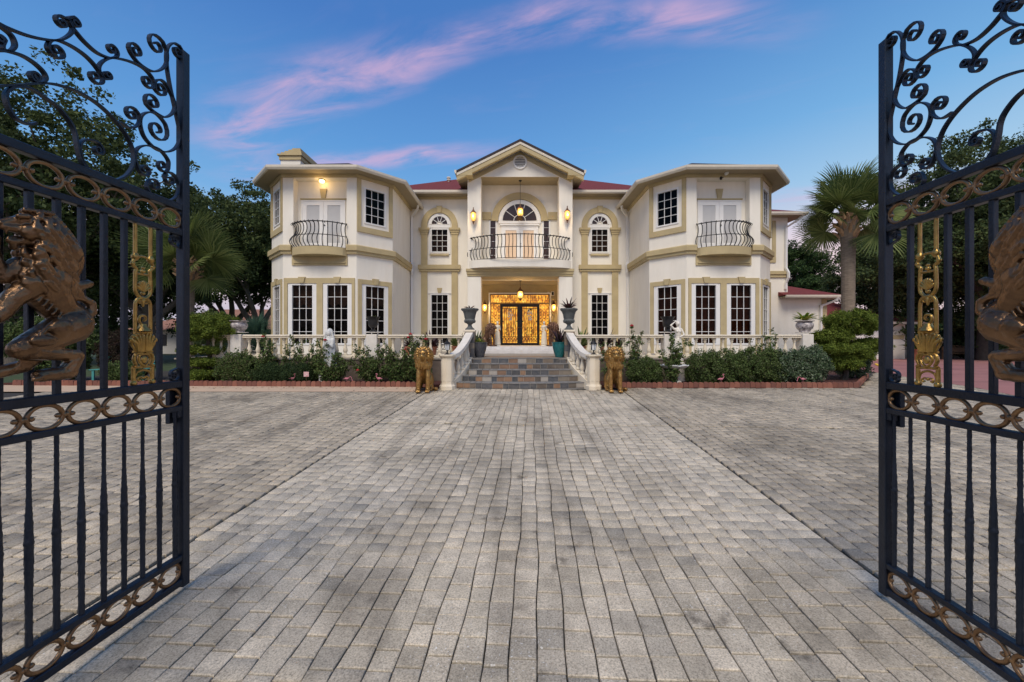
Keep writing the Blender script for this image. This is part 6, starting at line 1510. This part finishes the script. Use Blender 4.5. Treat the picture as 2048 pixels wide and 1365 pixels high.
tree('very tall broadleaf tree behind the wooden bench', 42.5, 33, 18.5, 7.0, 'leaf_oak', 'dark_bark', 8, .45, .2, .20, 240, 1.4, 178, name='broadleaf_tree', low=.05)
def pine(label, x, y, h, seed, r=5.0):
    t = thing('pine_tree', label, 'tree', (x, y, 0), group='pines behind the garage wing'); rnd = random.Random(seed); b = B()
    b.tube([(0, 0, -.2), (.2, 0, h * .5), (-.1, 0, h * .95)], [.32, .24, .08], 8); C = []
    for k in range(40):
        a = rnd.uniform(0, 6.28); z = h * rnd.uniform(.42, .97); l = r * (1.12 - (z / h) ** 2 * .62) * rnd.uniform(.5, 1); e = Vector((math.cos(a) * l, math.sin(a) * l, z + l * rnd.uniform(.05, .28)))
        b.tube([(0, 0, z - .3), tuple(e * .5 + Vector((0, 0, z * .5 - .1))), tuple(e)], [.09, .06, .03], 5)
        for j in range(5): q = Vector((0, 0, z)); C.append(tuple(q + (e - q) * rnd.uniform(.45, 1.05) + Vector((rnd.gauss(0, .5), rnd.gauss(0, .5), rnd.gauss(0, .3)))))
    C = [(c[0], c[1], min(max(c[2], h * .40), h * 1.02)) for c in C]
    b.obj('trunk', 'dark_bark', t); v, f = leaves(C, .8, 110, .34, .24, flat=.45, shell=.1); link('crown', np_mesh('crown', v, f, 'leaf_pine'), t)
pine('dark pine rising above the low garage wing roof', 31.8, 45, 12.4, 3, 4.2); pine('second dark pine beyond the sabal palm trunk', 36.3, 48, 10.9, 4, 3.0); pine('short dark pine filling the gap behind the garage', 49.0, 50, 9.0, 5, 4.0)

def fan_frond(seed, L=1.0, n=42, w=.025):
    """palmetto fan: petiole and radiating folded segments with drooping tips"""
    rnd = random.Random(seed); b = B(); pet = .85
    b.tube([(0, 0, 0), (pet * .5, 0, .06), (pet, 0, 0)], [.03, .022, .016], 5)
    for k in range(n):
        u = -1 + 2 * k / (n - 1); a = u * 2.2; l = L * (1 - .25 * abs(u)) * rnd.uniform(.88, 1.08); d = Vector((math.cos(a), math.sin(a), 0)); s = Vector((-d.y, d.x, 0)); v = []
        for i in range(6):
            t = i / 5; ww = w * (.35 + 1.1 * t) * (1 - t ** 2.4) + .003; c = Vector((pet, 0, 0)) + d * l * t + Vector((0, 0, -.12 * l * t * t - .30 * l * max(0, t - .6) ** 1.5 + .10 * math.cos(a) * t))
            v += [c - s * ww, c + Vector((0, 0, -ww * .5)), c + s * ww]
        b.add(v, [(3 * i + j, 3 * i + j + 1, 3 * i + j + 4, 3 * i + j + 3) for i in range(5) for j in (0, 1)])
    return b
def palm(label, x, y, h, r, fr, nf, L, m, seed, name='sabal_palm', boots=True, group=None, lean=0.0):
    t = thing(name, label, 'palm', (x, y, 0), group=group); rnd = random.Random(seed)
    if h > 1:
        b = B(); n = 26; b.tube([(lean * (1 - i / n) ** 2, 0, -.1 + (h + .1) * i / n) for i in range(n + 1)], [r * (1.12 - .18 * math.sin(math.pi * i / n) + .035 * (i % 2)) * (1.12 if i > 23 else 1) for i in range(n + 1)], 14); b.obj('trunk', 'palm_bark', t)
    if boots:
        for k in range(30):
            a = k * 2.4; z = h - .75 + 1.0 * k / 30; B().tube([(r * .9 * math.cos(a), r * .9 * math.sin(a), z), (r * 1.5 * math.cos(a), r * 1.5 * math.sin(a), z + .22), (r * (1.9 + .5 * rnd.random()) * math.cos(a), r * (1.9 + .5 * rnd.random()) * math.sin(a), z + .34)], [.085, .065, .03], 5).obj('leaf_boot', 'palm_boot', t)
    ms = [fan_frond(seed * 10 + i, L).mesh('frond', m) for i in range(3)]
    for k in range(nf):
        o = link('frond', ms[k % 3], t); u = (k + .5) / nf; pitch = R(80 - 98 * u + rnd.uniform(-10, 10)) if u < .92 else R(rnd.uniform(-40, -15)); a = k * 2.399 + rnd.uniform(-.25, .25)
        o.location = (0, 0, h + .25 * (1 - u) + .05); o.rotation_euler = (rnd.uniform(-1.1, 1.1), -pitch, a); s = fr * rnd.uniform(.85, 1.1); o.scale = (s, s, s)
    return t
palm('tall sabal palm rising behind the layered evergreen topiary', 14.35, 17.0, 6.5, .25, 1.25, 32, 1.0, 'leaf_palm', 3, lean=.0)
palm('sabal palm with long feathery fronds half hidden by the gate post', -14.5, 17.8, 4.7, .26, 1.32, 30, 1.05, 'leaf_palm', 4)
palm('low blue-green palmetto clump beside the bay', -11.9, 18.5, .95, .15, .85, 26, .9, 'leaf_palmetto', 5, 'palmetto', False)

def shrub(name, label, x, y, pads, m, leaf, per, z0=.05, trunk=None, cat='shrub', group=None, aspect=.55, clump=.12, bark='dark_bark', shell=.1):
    """pads: (dx,dy,z,rx,ry,rz,n) ellipsoids whose skin is clothed in leaf clumps"""
    t = thing(name, label, cat, (x, y, 0), group=group)
    if trunk:
        b = B()
        for pts, r in trunk: b.tube(crom(pts, 4), [r * (1 - .5 * i / (4 * (len(pts) - 1))) for i in range(4 * (len(pts) - 1) + 1)], 7)
        b.obj('stem', bark, t)
    C = []
    for dx, dy, z, rx, ry, rz, n in pads:
        d = rng.normal(size=(n, 3)); d /= np.linalg.norm(d, axis=1)[:, None]; rr = (.72 + .30 * rng.random(n)) * (1 + .18 * np.sin(d[:, 0] * 7 + d[:, 2] * 5 + dx) * np.cos(d[:, 1] * 6 + z * 9))
        C.append(d * np.array([rx, ry, rz]) * rr[:, None] + np.array([dx, dy, z]))
    C = np.concatenate(C); C = C[C[:, 2] > z0 + .02]
    v, f = leaves(C, clump, per, leaf, aspect, shell=shell); v[:, 2] = np.maximum(v[:, 2], .02)
    link('foliage', np_mesh('foliage', v, f, m), t); return t
# layered junipers
shrub('juniper_topiary', 'layered evergreen topiary with a broad dome beside the empty blue-and-white urn', -10.1, 13.3, [(.02, 0, 1.86, .86, .7, .42, 330), (-.22, -.1, 1.10, .60, .5, .10, 120), (-.15, -.1, .70, .60, .5, .09, 120), (-.1, -.15, .30, .62, .55, .14, 150)], 'leaf_juniper', .065, 75,
      trunk=[([(0, 0, 0), (.05, 0, .6), (-.05, 0, 1.2), (0, 0, 1.7)], .09)], cat='topiary', aspect=.35, clump=.11)
shrub('juniper_topiary', 'tiered evergreen topiary with spreading cloud pads below the tall palm', 11.2, 13.6, [(.38, 0, 2.02, .84, .7, .40, 340), (-.38, -.1, 1.52, .58, .45, .20, 170), (-.28, -.25, 1.12, .90, .55, .19, 240), (1.0, 0, 1.28, .58, .45, .17, 140), (-.15, -.2, .70, .62, .45, .26, 190), (.5, -.1, .95, .5, .4, .22, 120)], 'leaf_juniper', .065, 75,
      trunk=[([(0, -.1, 0), (.12, -.1, .35), (-.05, -.05, .8), (.2, 0, 1.6)], .10), ([(.1, -.1, .4), (.6, 0, .9), (.95, 0, 1.25)], .05)], cat='topiary', aspect=.35, clump=.11)
shrub('boxwood_hedge', 'long clipped boxwood hedge below the balustrade', 7.15, 12.7, [(-1.0, 0, .52, .62, .40, .56, 210), (-.3, 0, .54, .62, .40, .58, 210), (.4, 0, .55, .62, .42, .58, 210), (1.05, 0, .54, .60, .4, .58, 210)], 'leaf_box', .05, 60, cat='hedge')
shrub('boxwood_hedge', 'small square boxwood beside the birdbath', 4.20, 12.6, [(0, 0, .42, .48, .36, .42, 190), (.2, 0, .40, .35, .36, .40, 110)], 'leaf_box', .045, 60, cat='hedge')
shrub('viburnum_shrub', 'grey-green shrub of small pale leaves below the bromeliad urn', 9.05, 12.65, [(-.3, 0, .62, .58, .42, .48, 190), (.35, 0, .66, .60, .42, .50, 190), (0, -.1, .42, .6, .4, .34, 130)], 'leaf_grey', .06, 55, trunk=[([(0, 0, 0), (.05, 0, .4)], .03), ([(0, 0, 0), (-.2, 0, .4)], .025)])
shrub('viburnum_shrub', 'pale-leaved shrub behind the corner of the edging by the pink driveway', 12.0, 14.4, [(.25, 0, .62, .58, .5, .55, 210)], 'leaf_grey', .06, 55)
shrub('low_shrub', 'low dark clipped shrub in front of the rose stems', -7.25, 12.62, [(-.45, 0, .34, .52, .32, .32, 170), (.35, 0, .36, .55, .34, .34, 170)], 'leaf_dark', .035, 60)
shrub('low_shrub', 'dark spreading shrub between the layered topiary and the low clipped shrub', -8.6, 12.75, [(-.3, 0, .5, .55, .35, .48, 190), (.3, 0, .45, .5, .35, .42, 170)], 'leaf_rose', .05, 45)
shrub('dome_shrub', 'rounded green shrub peeking over the layered topiary', -12.6, 16.8, [(0, 0, 1.9, .95, .8, .75, 260)], 'leaf_box', .06, 55, trunk=[([(0, 0, 0), (0, 0, 1.5)], .1)])
shrub('brown_shrub', 'brown-leaved rounded shrub behind the gilt gate ornament', -13.9, 14.2, [(0, 0, .95, .75, .6, .85, 330), (.3, 0, .5, .6, .5, .5, 200)], 'leaf_purple', .055, 50)
shrub('green_shrub', 'bright green leafy shrub behind the bronze lion of the gate', -15.6, 13.6, [(-.5, 0, 1.45, 1.1, .8, .75, 380), (.3, 0, 1.3, .9, .7, .7, 300), (0, 0, .7, .9, .7, .6, 250)], 'leaf_box', .07, 55, trunk=[([(0, 0, 0), (0, 0, 1)], .08)])
shrub('green_shrub', 'low green shrub at the driveway edge in front of the teal bench', -12.6, 12.9, [(0, 0, .35, .6, .4, .34, 190)], 'leaf_box', .05, 50)
shrub('laurel_shrub', 'tall dark laurel shrub overhanging the garden wall', 37.3, 31.5, [(0, 0, 2.2, 2.2, 1.4, 2.0, 500), (-1.2, -.3, 1.2, 1.6, 1.2, 1.1, 280)], 'leaf_dark', .16, 45, clump=.35)
shrub('laurel_shrub', 'dark laurel shrub past the end of the wooden bench', 42.2, 31.8, [(0, 0, 2.0, 2.4, 1.4, 1.9, 480)], 'leaf_dark', .16, 45, clump=.35)

# roses: arching canes, leaf sprays, a few red blooms
def rose(label, x, y, w, h, n, seed, blooms, dens=15):
    t = thing('rose_bush', label, 'rose bush', (x, y, .05), group='rose bushes in the beds'); rnd = random.Random(seed); b = B(); C = []
    tops = []
    for k in range(n):
        a = rnd.uniform(-1, 1); hh = h * rnd.uniform(.25, 1.0); e = Vector((a * w, rnd.uniform(-.25, .25), hh)); P = crom([(a * w * .15, 0, -.03), (a * w * .5, e.y * .5, hh * .55), tuple(e)], 5)
        b.tube(P, [.010 * (1 - .05 * i) for i in range(len(P))], 5); tops.append(e)
        for p in P[3:]: C += [(p[0] + rnd.gauss(0, .05), p[1] + rnd.gauss(0, .05), p[2] + rnd.gauss(0, .05)) for _ in range(2 if p[2] < .5 else 1)]
    b.obj('canes', 'leaf_rose', t)
    v, f = leaves(np.array(C), .095, dens, .066, .65, shell=.0); v[:, 2] = np.maximum(v[:, 2], .0); link('foliage', np_mesh('foliage', v, f, 'leaf_rose'), t)
    for k in range(blooms):
        e = tops[k % len(tops)]; q = B(); q.ball(e + Vector((0, -.04, .04)), (.045, .045, .038), 9, 6)
        for j in range(6): q.ball(e + Vector((.035 * math.cos(j), .035 * math.sin(j) - .04, .03)), (.028, .028, .024), 7, 5)
        q.obj('bloom', 'petal_red', t)
rose('tall airy rose bush with one red bloom near the pale garden stake', -7.6, 13.0, .8, 1.65, 18, 1, 1)
rose('leafy rose bush left unpruned between pale stake and veiled statue', -6.5, 12.85, .65, 1.40, 20, 2, 1)
rose('rose bush with fresh green leaves at the foot of the veiled statue', -5.7, 12.55, .6, 0.98, 25, 3, 0, 20)
rose('sprawling rose bush between the veiled statue and the black flower urn', -4.55, 12.8, .7, 1.16, 23, 4, 1)
rose('sprawling red rose bush in front of the balustrade near the gold lion', -3.65, 12.75, .75, 1.28, 27, 5, 2, 18)
rose('tall rose bush with red blooms leaning towards the gold lion by the rose bed', -3.05, 12.8, .5, 1.59, 20, 6, 3)
rose('low thorny rose bush near the far balustrade pedestal', -8.35, 13.0, .55, 1.16, 16, 7, 0)
rose('single tall rose stem with red blooms beside the gold lion by the boxwood', 3.95, 12.85, .28, 1.85, 9, 8, 2, 20)
rose('wiry half-bare rose bush behind the gold lion by the boxwood', 3.2, 12.7, .4, 1.40, 18, 9, 1, 10)
rose('rose bush growing through the birdbath edge', 4.95, 12.3, .35, 1.52, 13, 10, 0, 22)
rose('rose bush climbing the balustrade behind the long boxwood hedge', 8.3, 13.1, .6, 1.71, 16, 11, 0, 14)
# far woodland closes the horizon
n = 1500; r2 = np.random.default_rng(3)
X = r2.uniform(-150, 170, n); keep = (np.abs(X - 12) > 0); Yf = r2.uniform(75, 95, n); Zf = r2.uniform(.5, 5.0, n) ** 1.0
v, f = leaves(np.stack([X, Yf, Zf], 1), 2.2, 40, .8, .6, shell=.1); tag(link('far_woodland', np_mesh('far_woodland', v, f, 'leaf_dark')), 'far dark belt of woodland along the horizon', 'woodland', kind='stuff')

# dry leaves blown against the edging and round the lions' feet
r4 = np.random.default_rng(8); n = 420
X = np.concatenate([r4.uniform(-10, -2.4, 150), r4.uniform(3, 10.2, 110), r4.normal(-2.45, .28, 80), r4.normal(2.9, .28, 80)])
Yl = np.concatenate([12.0 - np.abs(r4.normal(0, .25, 150)), 11.72 - np.abs(r4.normal(0, .22, 110)), r4.normal(11.25, .22, 80), r4.normal(11.25, .22, 80)])
zb = np.where(Yl < 12, .04 * (Yl - 12), 0) + .018
a = r4.uniform(0, 6.28, n); sz = r4.uniform(.018, .04, n); d = np.stack([np.cos(a), np.sin(a), r4.uniform(-.15, .3, n)], 1) * sz[:, None]; w = np.stack([-np.sin(a), np.cos(a), r4.uniform(-.3, .3, n)], 1) * (sz * .5)[:, None]
c = np.stack([X, Yl, zb], 1); v = np.stack([c - d, c + w, c + d, c - w], 1).reshape(-1, 3)
tag(link('fallen_leaves', np_mesh('fallen_leaves', v, np.arange(4 * n).reshape(-1, 4), 'dry_leaf')), 'dry brown leaves scattered on the paving along the bed edging', 'leaves', kind='stuff')
